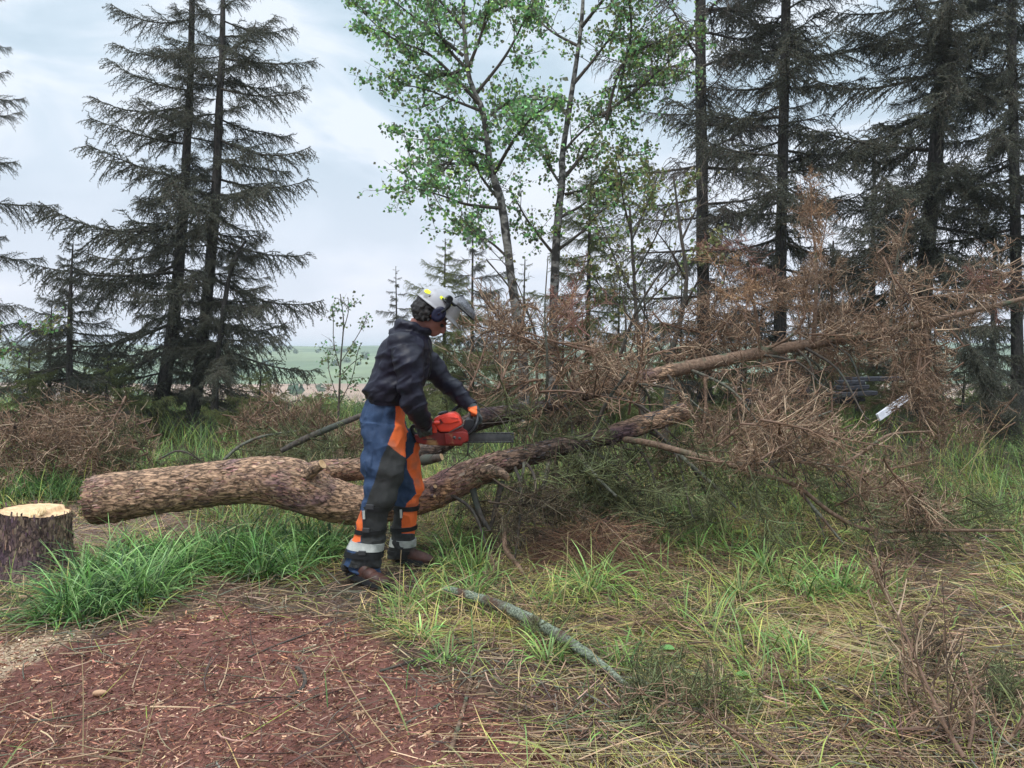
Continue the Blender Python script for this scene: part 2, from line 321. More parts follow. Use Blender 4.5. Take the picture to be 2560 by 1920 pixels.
# twigs on the ground
x, y = scatter(34000, -9, 9, 1.4, 10); z = zones(x, y); keep = rng.random(len(x)) < np.where(z['red'], .12, np.where(z['b2'] | z['b3'] | z['heap'], 1, .45)); x, y = x[keep], y[keep]; n = len(x)
L = rng.uniform(.05, .28, n); az = rng.uniform(0, 6.283, n); root = np.stack([x, y, gz(x, y) + rng.uniform(.005, .05, n)], 1)
cv = curves(root, np.stack([np.cos(az), np.sin(az), rng.normal(.02, .16, n)], 1), L, rng.normal(0, .2, (n, 3)) * [1, 1, .4], 4)
cv[..., 2] = np.maximum(cv[..., 2], gz(cv[..., 0], cv[..., 1]) + .004)
g = Geo(); tubes_batch(g, cv, np.outer(rng.uniform(.0013, .004, n), [1, .9, .7, .35]), 3, pick([(.22, .14, .10), (.36, .25, .17), (.11, .075, .06), (.18, .18, .13), (.48, .33, .22)], n))
tag(g.build('twig_litter', M['dead_twig']), 'thin dead twigs strewn over the forest floor', 'twigs', kind='stuff')

def patch(name, n, region, L, lean, curv, wd, cols, label, m='grass', S=4, jit=.2, dens=None, tip=None, cat='grass'):
    x, y = region(n); k = ~((np.hypot((x + .85) / .26, (y - 4.36) / .36) < 1) | (np.hypot((x + .60) / 1.2, y - 4.83) < .17)); x, y = x[k], y[k]; z = zones(x, y)
    if dens is not None: k = rng.random(len(x)) < dens(x, y, z); x, y = x[k], y[k]
    n = len(x); root = np.stack([x, y, gz(x, y) - .005], 1); hs = np.interp(y, [2, 6, 12, 17], [.85, 1, 1.15, 1.3])
    nz = fbm(np.stack([x, y, x * 0 + 5], -1), 1.6, 3); az = rng.uniform(0, 6.283, n) * .6 + nz * 12
    g = Geo(); cc = pick(cols, n, jit) * (.65 + .7 * nz[:, None])
    blades(g, root, az, rng.uniform(*L, n) * hs * (.6 + .8 * nz), rng.uniform(*lean, n), rng.uniform(*curv, n), rng.uniform(*wd, n) * np.interp(y, [2, 8, 17], [.8, 1.2, 2.2]), cc, S, tipcol=tip)
    return tag(g.build(name, M[m]), label, cat, kind='stuff')
def clump(x, y, s, th, f=2.2): return fbm(np.stack([x, y, x * 0 + s], -1), f, 3) > th
GREENS = [(.22, .40, .09), (.33, .52, .16), (.13, .26, .06), (.36, .46, .14)]
OLIVE = [(.44, .50, .11), (.54, .50, .15), (.32, .42, .09), (.17, .24, .06)]
STRAW = [(.66, .50, .20), (.80, .62, .30), (.48, .34, .17), (.26, .15, .09), (.20, .12, .08)]
DARKG = [(.06, .10, .035), (.09, .13, .05), (.12, .14, .06)]
base = lambda z: ~(z['red'] | z['bare'])
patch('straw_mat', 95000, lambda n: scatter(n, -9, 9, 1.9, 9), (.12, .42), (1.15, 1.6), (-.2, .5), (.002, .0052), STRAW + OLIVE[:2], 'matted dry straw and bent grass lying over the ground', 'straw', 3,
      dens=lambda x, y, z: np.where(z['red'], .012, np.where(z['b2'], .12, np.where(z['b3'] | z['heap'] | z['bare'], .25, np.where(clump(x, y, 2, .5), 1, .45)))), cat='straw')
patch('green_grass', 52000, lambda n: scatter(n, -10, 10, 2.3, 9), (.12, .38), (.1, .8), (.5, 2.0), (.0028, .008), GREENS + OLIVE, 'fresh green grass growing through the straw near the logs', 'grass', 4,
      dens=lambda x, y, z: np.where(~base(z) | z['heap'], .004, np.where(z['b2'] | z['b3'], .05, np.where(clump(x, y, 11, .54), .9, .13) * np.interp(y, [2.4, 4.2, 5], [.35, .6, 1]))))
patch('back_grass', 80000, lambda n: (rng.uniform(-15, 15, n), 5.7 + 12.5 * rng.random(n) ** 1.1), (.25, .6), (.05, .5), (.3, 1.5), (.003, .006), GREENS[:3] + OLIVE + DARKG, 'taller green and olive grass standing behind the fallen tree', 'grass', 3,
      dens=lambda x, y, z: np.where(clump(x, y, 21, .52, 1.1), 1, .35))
# lush tussocks in front of the log
TUF = K(*[(a, b) for a, b in [(110, 1345), (140, 1330), (165, 1320), (180, 1280), (200, 1310), (225, 1250), (250, 1290), (270, 1235), (300, 1270), (320, 1240), (345, 1265), (370, 1230), (400, 1250), (425, 1215), (450, 1225), (480, 1205), (500, 1235), (520, 1195), (545, 1215), (570, 1190), (590, 1225), (610, 1185), (640, 1205), (665, 1175), (690, 1205), (715, 1185), (705, 1205), (640, 1240), (230, 1330), (180, 1350), (560, 1245), (330, 1300), (290, 1310),
      (20, 1065), (50, 1075), (90, 1070), (125, 1080), (155, 1075), (10, 1050), (70, 1060), (135, 1062), (5, 1085), (165, 1060), (110, 1055),
      (300, 1000), (340, 1010), (380, 1005), (420, 1000), (460, 995), (500, 985), (330, 985), (290, 970), (310, 1020),
      (965, 1215), (975, 1190), (990, 1225), (1030, 1230), (1050, 1250), (1025, 1290), (1270, 1290), (1280, 1270), (880, 1300), (850, 1350), (905, 1390), (960, 1440), (1180, 1440), (1330, 1440), (1460, 1110), (1490, 1120), (1480, 1090), (1440, 1190), (1510, 1200), (1650, 1240), (1700, 1280), (1740, 1300), (1800, 1290), (1600, 1290), (1580, 1200), (1760, 1250), (1850, 1300), (1720, 1420), (1390, 1400), (1350, 1450), (2080, 1010), (2110, 1040), (2150, 1050), (2060, 1080), (2020, 1060), (1960, 1040), (2180, 1100), (2120, 1120), (1900, 960), (1840, 950), (1950, 930), (2190, 990), (2150, 960), (2090, 960)]])
g = Geo()
for k, (a, b) in enumerate(TUF):
    c0 = G(a, b); n = int(rng.uniform(70, 120)); s_ = 1.0 if k < 35 else rng.uniform(.6, .95); rr = np.abs(rng.normal(0, .055, n)); an = rng.uniform(0, 6.283, n)
    x = c0[0] + rr * np.cos(an); y = c0[1] + rr * np.sin(an); cols = [(.12, .26, .06), (.20, .38, .10), (.34, .52, .19), (.05, .13, .035)] if k < 46 else GREENS
    if b > 1555: s_ *= .62
    if k >= 46: n2 = n // 2; x, y, an, rr = x[:n2], y[:n2], an[:n2], rr[:n2]; n = n2
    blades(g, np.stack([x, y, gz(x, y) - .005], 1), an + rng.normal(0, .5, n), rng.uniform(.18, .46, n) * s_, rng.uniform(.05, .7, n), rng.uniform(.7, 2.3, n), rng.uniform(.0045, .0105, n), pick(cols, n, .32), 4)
tag(g.build('grass_tussocks', M['grass']), 'lush arching green grass tufts in front of and around the fallen log', 'grass', kind='stuff')
# brown grass heap under the crown, and the brown heap's fine stems
c0 = G(*K((1300, 1225))[0]); n = 3500; a = rng.uniform(0, 6.283, n); r = np.sqrt(rng.random(n)); x = c0[0] + r * np.cos(a) * .42; y = c0[1] + .12 + r * np.sin(a) * .30
h = (1 - r ** 1.6) * .30; root = np.stack([x, y, gz(x, y) + h * rng.random(n) ** .5], 1); L = rng.uniform(.08, .26, n); dv = unit(np.stack([np.cos(a + rng.normal(0, 1, n)), np.sin(a + rng.normal(0, 1, n)), rng.normal(-.1, .45, n)], 1))
g = Geo(); cv = curves(root, dv, L, rng.normal(0, .3, (n, 3)) - [0, 0, .25], 4); cv[..., 2] = np.maximum(cv[..., 2], gz(cv[..., 0], cv[..., 1]) + .005); tubes_batch(g, cv, np.outer(rng.uniform(.001, .0022, n), [1, .9, .7, .3]), 3, pick([(.26, .15, .09), (.18, .10, .065), (.36, .25, .15), (.12, .07, .05)], n))
tag(g.build('brown_brush_heap', M['dead_twig']), 'mound of rusty brown dead stems under the fallen crown, right of the worker', 'brush', kind='stuff')

# ------------------------------------------------------------------ branch shapes shared by many branches
def spruce_branch(seed, droop=.10, dense=1.0, needle=True, name='branch'):
    r = np.random.default_rng(seed); g = Geo(); t = np.linspace(0, 1, 9)
    ax = np.stack([t, .03 * np.sin(t * 5 + seed), -droop * np.sin(t * 2.4) + .06 * t ** 3], 1)
    tube(g, ax, .014 * (1 - t * .85), 4, 1, (.10, .085, .07), cap=False)
    s = np.linspace(.08, .985, int(56 * dense)) + r.normal(0, .008, int(56 * dense)); s = s.clip(.1, .99); n = len(s)
    p = np.stack([np.interp(s, t, ax[:, k]) for k in range(3)], 1); sg = np.where(np.arange(n) % 2, 1, -1)
    L2 = (.27 * (1 - s) ** .6 * np.sin(np.clip(s * 3.4, 0, 1.57)) ** .6 + .065) * r.uniform(.6, 1.2, n); an = r.normal(.85, .18, n)
    d2 = unit(np.stack([np.cos(an), sg * np.sin(an), r.normal(-.30, .50, n)], 1)); b2 = np.stack([np.full(n, .1), 0 * s, r.normal(-.35, .15, n)], 1)
    c2 = curves(p, d2, L2, b2, 4); tubes_batch(g, c2, np.outer(np.full(n, .0042), [1, .8, .6, .3]), 3, np.tile((.09, .075, .06), (n, 1)))
    P3 = []; D3 = []; L3 = []
    for k in range(n):
        m = max(2, int(L2[k] / .022)); u = np.linspace(.18, 1, m); tt = u[:, None]
        pp = p[k] + d2[k] * L2[k] * tt + b2[k] * L2[k] * tt * tt; sd_ = np.where(np.arange(m) % 2, 1, -1)[:, None]
        lat = np.cross(d2[k], [0, 0, 1.]); dd_ = unit(d2[k] * .75 + lat * sd_ * .75 + np.stack([np.zeros(m), np.zeros(m), r.normal(-.5, .4, m)], 1))
        P3.append(pp); D3.append(dd_); L3.append(r.uniform(.035, .085, m) * (1.15 - .4 * u))
    P3 = np.vstack(P3); D3 = np.vstack(D3); L3 = np.concatenate(L3); m = len(P3); B3 = np.tile([0, 0, -.25], (m, 1)) + r.normal(0, .12, (m, 3))
    tubes_batch(g, curves(P3, D3, L3, B3, 3), np.outer(np.full(m, .0024), [1, .8, .4]), 3, np.tile((.10, .09, .065), (m, 1)))
    if needle:
        pos = []; dr = []
        for Pq, Dq, Lq, Bq, stp in ((P3, D3, L3, B3, .0052), (p, d2, L2, b2, .006)):
            k = np.maximum(2, (Lq / stp).astype(int)); idx = np.repeat(np.arange(len(Pq)), k); u = r.random(len(idx))
            u = np.where(idx % 1 == 0, u, u)[:, None]; pos.append(Pq[idx] + Dq[idx] * Lq[idx, None] * u + Bq[idx] * Lq[idx, None] * u * u); dr.append(Dq[idx])
        k = 260; u = r.uniform(.3, 1, k); pos.append(np.stack([np.interp(u, t, ax[:, q]) for q in range(3)], 1)); dr.append(np.tile([1., 0, 0], (k, 1)))
        pos = np.vstack(pos); dr = np.vstack(dr); n = len(pos); rd = unit(r.normal(size=(n, 3))); nd = unit(dr * .65 + rd); wl = unit(np.cross(nd, r.normal(size=(n, 3)))) * .0030
        L = r.uniform(.012, .021, n)[:, None]; cc = np.array([(.12, .13, .105), (.17, .175, .13), (.08, .09, .07)])[r.integers(0, 3, n)]
        g.add(np.stack([pos - wl, pos + wl, pos + nd * L], 1), tris=np.arange(n * 3).reshape(-1, 3), col=np.repeat(cc, 3, 0))
    return g.mesh(name, M['live_needle'], False)
def dead_branch(seed, dense=1.0, hang=.0):
    r = np.random.default_rng(seed); g = Geo(); t = np.linspace(0, 1, 9)
    ax = np.stack([t, .05 * np.sin(t * 4 + seed), .05 * np.sin(t * 3 + seed * 2) - hang * t * t], 1); tube(g, ax, .011 * (1 - t * .85) + .001, 5, 1, (.19, .12, .085), cap=False)
    n = int(32 * dense); s = r.uniform(.08, .98, n); p = np.stack([np.interp(s, t, ax[:, k]) for k in range(3)], 1)
    ph = r.uniform(0, 6.283, n); an = r.normal(.95, .3, n); d2 = unit(np.stack([np.cos(an), np.cos(ph) * np.sin(an), np.sin(ph) * np.sin(an) * .8 - hang], 1))
    L2 = (.34 * (1 - s) ** .6 + .08) * r.uniform(.5, 1.15, n); b2 = r.normal(0, .15, (n, 3)) - [0, 0, hang + .04]
    C = [(.31, .20, .13), (.18, .115, .075), (.50, .37, .255), (.085, .058, .042), (.24, .15, .10)]
    c2 = curves(p, d2, L2, b2, 5); tubes_batch(g, c2, np.outer(r.uniform(.004, .0068, n), [1, .9, .75, .6, .4]), 3, np.array(C)[r.integers(0, 5, n)])
    idx = np.repeat(np.arange(n), 6); u = r.uniform(.1, 1, len(idx))[:, None]; m = len(idx)
    P3 = p[idx] + d2[idx] * L2[idx, None] * u + b2[idx] * L2[idx, None] * u * u; D3 = unit(d2[idx] * .5 + unit(r.normal(size=(m, 3)))); L3 = L2[idx] * r.uniform(.15, .5, m) + .02; B3 = r.normal(0, .22, (m, 3)) - [0, 0, hang + .05]
    tubes_batch(g, curves(P3, D3, L3, B3, 4), np.outer(r.uniform(.0022, .0042, m), [1, .9, .75, .45]), 3, np.array(C)[r.integers(0, 5, m)] * r.uniform(.7, 1.25, (m, 1)))
    # the few rust brown needles still held
    k = 260; i = r.integers(0, m, k); u = r.random((k, 1)); pos = P3[i] + D3[i] * L3[i, None] * u + B3[i] * L3[i, None] * u * u; nd = unit(r.normal(size=(k, 3))); wl = unit(np.cross(nd, r.normal(size=(k, 3)))) * .001
    g.add(np.stack([pos - wl, pos + wl, pos + nd * .017], 1), tris=np.arange(k * 3).reshape(-1, 3), col=np.repeat(np.array([(.30, .14, .08), (.22, .11, .07)])[r.integers(0, 2, k)], 3, 0))
    return g.mesh('dead_branch', M['dead_twig'], False)
SPR = [spruce_branch(s, d) for s, d in ((1, .06), (2, .12), (3, .16), (4, .03), (5, .10), (6, .13))]
BARE = [spruce_branch(s, .05, .95, False, 'bare_branch') for s in (11, 12, 13)]
DEAD = [dead_branch(s, d, h) for s, d, h in ((1, 1, 0), (2, 1.1, .1), (3, .8, .25), (4, 1.2, 0), (5, 1, .4), (6, .7, .1))]
mat('olive_needle', (1.25, 1.5, .75), (2.0, 2.15, 1.0), 5, .7, trans=.15); mat('green_dead', (.32, .55, .38), (.55, .85, .55), 8, .85); mat('dark_dead', (.25, .3, .3), (.5, .55, .5), 8, .85); mat('grey_needle', (.9, .9, 1.), (1.35, 1.3, 1.35), 5, .8)
mat('purple_dead', (.8, .62, .72), (1.1, .85, .95), 8, .85); mat('orange_dead', (1.1, 1.0, .85), (1.4, 1.2, .95), 8, .8)
def branch(meshes, p0, p1, parent, roll=0., m=None, name='branch', sc=None):
    me = meshes[rng.integers(0, len(meshes))]; o = bpy.data.objects.new(name, me); COL.objects.link(o)
    o.parent = parent; o.matrix_parent_inverse = Matrix.Translation(-parent.location); o.matrix_basis = orient(p0, p1, roll, sc)
    if m: o.material_slots[0].link = 'OBJECT'; o.material_slots[0].material = M[m]
    return o
def along(path, t):
    n = len(path) - 1; k = min(int(t * n), n - 1); f = t * n - k; return path[k] * (1 - f) + path[k + 1] * f

# ------------------------------------------------------------------ standing spruces
def spruce(trunk_px, Y, r0, r1, prof, n, label, group=None, m=None, meshes=SPR, up=.0, tmin=.02, name='spruce_tree', asym=None, ext=None, bark='spruce_bark', cat='tree'):
    """trunk_px: base to top (photo px). prof: (py, crown half width in px)."""
    pts = [P(a, b, Y) for a, b in trunk_px]
    base = pts[0].copy(); base[2] = float(gz(base[0], base[1])) - .05; pts[0] = base
    if ext:                                   # the trunk goes on above the frame to its tip
        pts.append(pts[-1] + np.array([ext[0], 0, ext[1]]))
    path = cat_pts(pts, 6); t0 = empty(name, base, label, cat, group)
    g = Geo(); rr = np.interp(np.linspace(0, 1, len(pts)), [0, .06, 1], [r0 * 1.25, r0, r1])
    tube(g, np.array(pts), rr, 10, 6, disp=lambda v, a: (fbm(v, 22, 2) - .5) * r0 * .22); g.build('trunk', M[bark], t0)
    pp = proj(path); ys = [q[0] for q in prof]; ws = [q[1] for q in prof]; dep = Y
    n = int(n * (1.2 if trunk_px[0][0] < 900 else .88 if meshes is SPR else 1.0))
    for i in range(n):
        t = tmin + (1 - tmin) * ((i + rng.random()) / n); p = along(path, t); py = proj(p[None])[0][1]
        hw = np.interp(py, ys, ws) / F * dep; L = hw * rng.uniform(.72, 1.1) if rng.random() < .8 else hw * rng.uniform(.3, .7)
        az = i * 2.399 + rng.normal(0, .25)
        if asym and math.cos(az) * asym < 0: L *= .7
        frac = np.clip(L / 1.6, .2, 1); dz = np.interp(t, [0, .45, 1], [-.22, -.02, .35]) + rng.normal(0, .08) + up
        d = np.array([math.cos(az), math.sin(az), dz]); branch(meshes, p, p + d * L, t0, rng.normal(0, .15), m)
    return t0
spruce(K((325, 955), (360, 800), (388, 560), (405, 300), (415, 0)), 12.2, .115, .018, [(-600, 10), (0, 165), (120, 185), (330, 215), (560, 300), (800, 320), (900, 230), (1050, 120)], 78, 'tall dark spruce, left trunk of the close pair behind the fallen log', 'spruces behind the fallen log', asym=-1, ext=(.05, 4.2))
spruce(K((405, 960), (430, 800), (462, 480), (475, 200), (482, 0)), 12.0, .105, .018, [(-600, 10), (0, 150), (120, 200), (330, 250), (560, 290), (800, 310), (900, 230), (1050, 120)], 78, 'tall dark spruce, right trunk of the close pair behind the fallen log', 'spruces behind the fallen log', asym=1, ext=(.03, 4.2))
spruce(K((462, 930), (468, 800), (495, 600), (530, 520)), 11.6, .055, .02, [(600, 40), (760, 170), (900, 210), (1050, 200)], 26, 'thin leaning young spruce just right of the close pair', asym=1)
spruce(K((150, 960), (150, 800), (152, 640), (158, 525)), 11.0, .06, .008, [(600, 18), (700, 90), (850, 160), (1050, 190)], 50, 'small pointed spruce at the left beyond the stump', 'small spruces', up=.05)
spruce(K((105, 930), (108, 760), (113, 640)), 11.6, .03, .006, [(740, 15), (850, 70), (1050, 110)], 22, 'slender young spruce leader beside the small pointed spruce', 'small spruces', up=.25)
spruce(K((-75, 1000), (-70, 600), (-66, 250), (-60, -200)), 9.5, .13, .05, [(-200, 80), (300, 130), (520, 200), (700, 170), (900, 150), (1100, 180)], 64, 'dark spruce cut off by the left edge of the picture', 'spruces behind the fallen log', asym=1)
# right hand stand
spruce(K((1524, 960), (1520, 700), (1516, 350), (1513, 0)), 13.5, .125, .07, [(-300, 280), (0, 300), (300, 300), (600, 300), (900, 240), (1100, 180)], 62, 'tall spruce with bare grey twigs, trunk right of the aspens', 'tall spruces on the right', m='grey_needle', meshes=BARE + [SPR[3]], up=.1, ext=(0, 3))
spruce(K((1682, 960), (1686, 600), (1692, 300), (1698, 0)), 12.6, .10, .06, [(-300, 230), (0, 250), (300, 290), (600, 270), (800, 220), (1100, 150)], 84, 'tall dark spruce with a straight trunk, second trunk from the aspens', 'tall spruces on the right', ext=(0, 3), up=.08)
spruce(K((1985, 960), (1995, 640), (2018, 380), (2035, 150), (2047, 0)), 12.0, .13, .07, [(-300, 250), (0, 260), (300, 320), (600, 330), (800, 260), (1100, 170)], 100, 'thick trunked dark spruce at the right with heavy drooping boughs', 'tall spruces on the right', ext=(.1, 3))
spruce(K((2200, 980), (2195, 600), (2190, 300), (2185, 0)), 11.4, .08, .05, [(-300, 200), (0, 230), (300, 270), (600, 270), (900, 120), (1100, 100)], 80, 'dense dark spruce rising at the right edge of the picture', 'tall spruces on the right', ext=(0, 3))
spruce(K((2140, 900), (2146, 700), (2150, 480)), 15.0, .07, .03, [(560, 40), (700, 110), (1050, 150)], 34, 'thin grey spruce standing between the two rightmost trunks', 'thin spruces', m='grey_needle')
spruce(K((1790, 930), (1795, 700), (1800, 520)), 18, .09, .02, [(600, 30), (800, 160), (1050, 190)], 40, 'short dark spruce deep in the stand behind the brown crown', 'thin spruces')
spruce(K((1880, 930), (1885, 600), (1890, 300)), 19, .09, .03, [(350, 60), (600, 130), (800, 170), (1050, 190)], 48, 'far dark spruce glimpsed between the right hand trunks', 'thin spruces')
spruce(K((1265, 930), (1270, 700), (1275, 440), (1278, 370)), 12, .05, .006, [(430, 15), (560, 100), (750, 150), (950, 170), (1100, 150)], 110, 'young olive green spruce behind the two aspens', 'young green spruces', m='olive_needle', up=.15)
spruce(K((1020, 900), (1020, 700), (1022, 440)), 15, .05, .008, [(510, 10), (700, 95), (900, 140), (1050, 150)], 60, 'slim dark spruce with a thin spire behind the visor', 'slim spruces by the helmet', up=.05)
spruce(K((962, 900), (960, 700), (962, 515)), 14, .05, .006, [(600, 10), (720, 90), (900, 160), (1050, 190)], 80, 'green spruce directly behind the helmet and shoulder', 'slim spruces by the helmet', m='olive_needle', up=.05)
spruce(K((858, 900), (857, 720), (855, 575)), 17, .04, .006, [(665, 8), (760, 45), (900, 85), (1050, 130)], 46, 'small narrow spruce left of the helmet above the shoulder', 'slim spruces by the helmet', up=.05)
spruce(K((1080, 900), (1078, 760), (1077, 640)), 16, .04, .006, [(740, 12), (900, 90), (1050, 120)], 40, 'little spruce between helmet and first aspen', 'slim spruces by the helmet')
# low green spruce skirts at the left (young trees)
for k, (a, b, top, hw, lab) in enumerate([(60, 975, 760, 150, 'low bushy green spruce behind the brush pile, leftmost of the row'), (230, 985, 770, 170, 'low bushy green spruce below the small pointed spruce'), (560, 975, 800, 140, 'low green spruce right of the close pair'), (690, 960, 850, 110, 'low green spruce at the foot of the slim sapling'), (1390, 940, 600, 120, 'bushy olive spruce behind the dark leaning shrub'), (1600, 950, 760, 130, 'low green spruce seen under the brown trunk'), (1850, 950, 780, 130, 'low green spruce behind the pile of dark boards'), (2080, 960, 800, 110, 'low green spruce beside the drooping right bough')]):
    spruce(K((a, b), (a, (b + top) / 2), (a + 4, top)), 10.6 + .35 * k, .04, .008, [(top * 1.157, 15), ((top * .5 + b * .5) * 1.157, hw), (b * 1.157, hw * 1.2)], 34, lab, 'low young spruces', m='olive_needle' if k not in (4,) else 'olive_needle')
for a, b, top, hw, Y_, lab in [(1130, 950, 560, 95, 12.6, 'green sapling spruce between the helmet and the first aspen'), (1335, 950, 610, 115, 12.8, 'green young spruce right of the second aspen'), (1470, 950, 560, 120, 14.6, 'olive young spruce just left of the bare twigged trunk'), (1610, 950, 640, 120, 14.2, 'green young spruce between the first two tall trunks'), (1745, 950, 620, 120, 14.8, 'green young spruce right of the straight trunk'), (1930, 950, 660, 120, 14.0, 'green young spruce left of the thick trunk'), (1215, 950, 680, 100, 11.6, 'short green spruce at the foot of the aspens')]:
    spruce(K((a, b), (a, (b + top) / 2), (a + 4, top)), Y_, .04, .008, [(top * 1.157, 12), ((top * .5 + b * .5) * 1.157, hw), (b * 1.157, hw * 1.2)], 46, lab, 'young green spruces', m='olive_needle')
# heavy bough hanging at right
t0 = empty('hanging_bough', P(2420, 900, 9.4), 'dark green hanging bough touching the grass at the right', 'branch')
for i in range(16):
    u = i / 15; p = P(2400 + u * 100, 830 + u * 180, 9.4); branch(SPR, p, p + np.array([.35 * rng.normal(1, .3), rng.normal(0, .2), -.55]), t0, rng.normal(0, .4))
g = Geo(); tube(g, [P(2390, 800, 9.4), P(2440, 900, 9.4), P(2510, 1020, 9.4)], [.02, .015, .006], 6); g.build('bough_stem', M['spruce_bark'], t0)

# ------------------------------------------------------------------ broadleaf trees
def leaves(g, pos, size, cols, hang=.7):
    n = len(pos); d = unit(rdir(n) * [1, 1, .5] + [0, 0, -hang]); s = unit(np.cross(d, rdir(n))); nrm = np.cross(d, s)
    L = (size * rng.uniform(.7, 1.25, n))[:, None]; f = nrm * L * .16
    v = np.stack([pos, pos + d * L * .45 + s * L * .42 + f, pos + d * L, pos + d * L * .45 - s * L * .42 + f, pos + d * L * .22 + s * L * .3 + f * .7, pos + d * L * .22 - s * L * .3 + f * .7], 1)
    b = (np.arange(n) * 6)[:, None]; g.add(v, quads=np.concatenate([b + [[0, 4, 1, 2]], b + [[0, 2, 3, 5]]]), col=np.repeat(pick(cols, n, .22), 6, 0))
def broadleaf(trunk, Y, r0, r1, limbs, label, lsize, cols, density, group=None, name='aspen_tree', bark='aspen_bark', leafr=.35, twigL=.72, nt_=11):
    pts = [P(a, b, Y) for a, b in trunk]; base = pts[0].copy(); base[2] = float(gz(base[0], base[1])) - .05; pts[0] = base
    t0 = empty(name, base, label, 'tree', group); g = Geo(); tube(g, np.array(pts), np.interp(np.linspace(0, 1, len(pts)), [0, .1, 1], [r0 * 1.2, r0, r1]), 12, 6, disp=lambda v, a: (fbm(v, 20, 2) - .5) * r0 * .3); g.build('trunk', M[bark], t0)
    tw = []; 
    for lb in limbs:
        yy = np.linspace(0, 1, len(lb)) * rng.normal(0, .5); q = np.array([P(a, b, Y) + [0, dy, 0] for (a, b), dy in zip(lb, yy)]); Lt = np.linalg.norm(q[-1] - q[0])
        g = Geo(); tube(g, q, np.linspace(min(r0 * .45, .008 + Lt * .012), .004, len(q)), 6, 5); g.build('limb', M[bark if Lt > 2.5 else 'dark_bark'], t0)
        qq = cat_pts(q, 6); m = max(5, int(Lt * nt_))
        for u in rng.uniform(.12, 1, m):
            p = along(qq, u); dd = unit(rng.normal(size=3) * [1, 1, .8] + (qq[-1] - qq[0]) / Lt * .8 + [0, 0, .1]); tw.append((p, dd, rng.uniform(.3, 1) * twigL * (1.15 - .4 * u)))
    p = np.array([a[0] for a in tw]); d = np.array([a[1] for a in tw]); L = np.array([a[2] for a in tw]); n = len(p)
    bnd = rng.normal(0, .2, (n, 3)); c1 = curves(p, d, L, bnd, 5); g = Geo(); tubes_batch(g, c1, np.outer(.003 + L * .006, [1, .8, .6, .4, .2]), 4, np.tile((.10, .08, .065), (n, 1)))
    idx = np.repeat(np.arange(n), 6); u = rng.uniform(.25, 1, len(idx))[:, None]; P2 = p[idx] + d[idx] * L[idx, None] * u + bnd[idx] * L[idx, None] * u * u; D2 = unit(d[idx] * .5 + rdir(len(idx)) * .8); L2 = L[idx] * rng.uniform(.2, .5, len(idx)); b2 = rng.normal(0, .25, (len(idx), 3))
    tubes_batch(g, curves(P2, D2, L2, b2, 4), np.outer(np.full(len(idx), .0025), [1, .8, .6, .3]), 3, np.tile((.10, .08, .065), (len(idx), 1)))
    tg = g.build('twigs', M['dead_twig'], t0); tg['kind'] = 'stuff'
    k = int(len(idx) * density); i = rng.integers(0, len(idx), k); u = rng.random((k, 1)) ** .6; lp = P2[i] + D2[i] * L2[i, None] * u + b2[i] * L2[i, None] * u * u + rng.normal(0, .03, (k, 3))
    g = Geo(); leaves(g, lp, lsize, cols); lf = g.build('foliage', M['leaf'], t0); lf['kind'] = 'stuff'
    return t0
ASP = [(.17, .36, .13), (.23, .45, .19), (.13, .26, .10), (.34, .50, .14), (.13, .16, .10), (.18, .19, .13)]
OLV = [(.16, .18, .06), (.20, .20, .08), (.11, .12, .055), (.12, .18, .06), (.22, .19, .10)]
broadleaf(K((1135, 960), (1128, 760), (1107, 620), (1085, 450), (1060, 360), (1042, 240), (1010, 150), (998, -60)), 10.2, .068, .022,
  [K(*l) for l in [[(1085, 440), (1040, 380), (1020, 330), (990, 270)], [(1055, 340), (1000, 330), (940, 400), (880, 410)], [(1060, 360), (960, 350), (900, 370), (862, 260)], [(1040, 230), (990, 180), (930, 130), (850, 100), (770, 30)], [(1040, 240), (980, 220), (920, 200), (850, 190)], [(1030, 200), (1090, 130), (1130, 60), (1160, -20)], [(1010, 150), (960, 90), (940, 20), (930, -60)], [(1010, 150), (1040, 80), (1060, 0), (1080, -80)], [(1000, 120), (930, 60), (880, 20), (820, -30)], [(1065, 380), (1110, 320), (1150, 290), (1190, 280)], [(1085, 450), (1010, 450), (960, 440), (890, 430)], [(1010, 150), (920, 160), (860, 80), (790, 60)], [(1050, 300), (980, 290), (920, 280), (865, 265)], [(1045, 260), (1090, 210), (1120, 180), (1180, 160)], [(1100, 560), (1060, 520), (1020, 500), (990, 470)], [(1000, 60), (950, 0), (900, -40), (850, -80)], [(1000, 60), (1060, 20), (1120, -20), (1180, -60)]]],
  'white barked aspen with spreading green crown, the left of the two', .052, ASP, 8.0, 'aspens right of the worker')
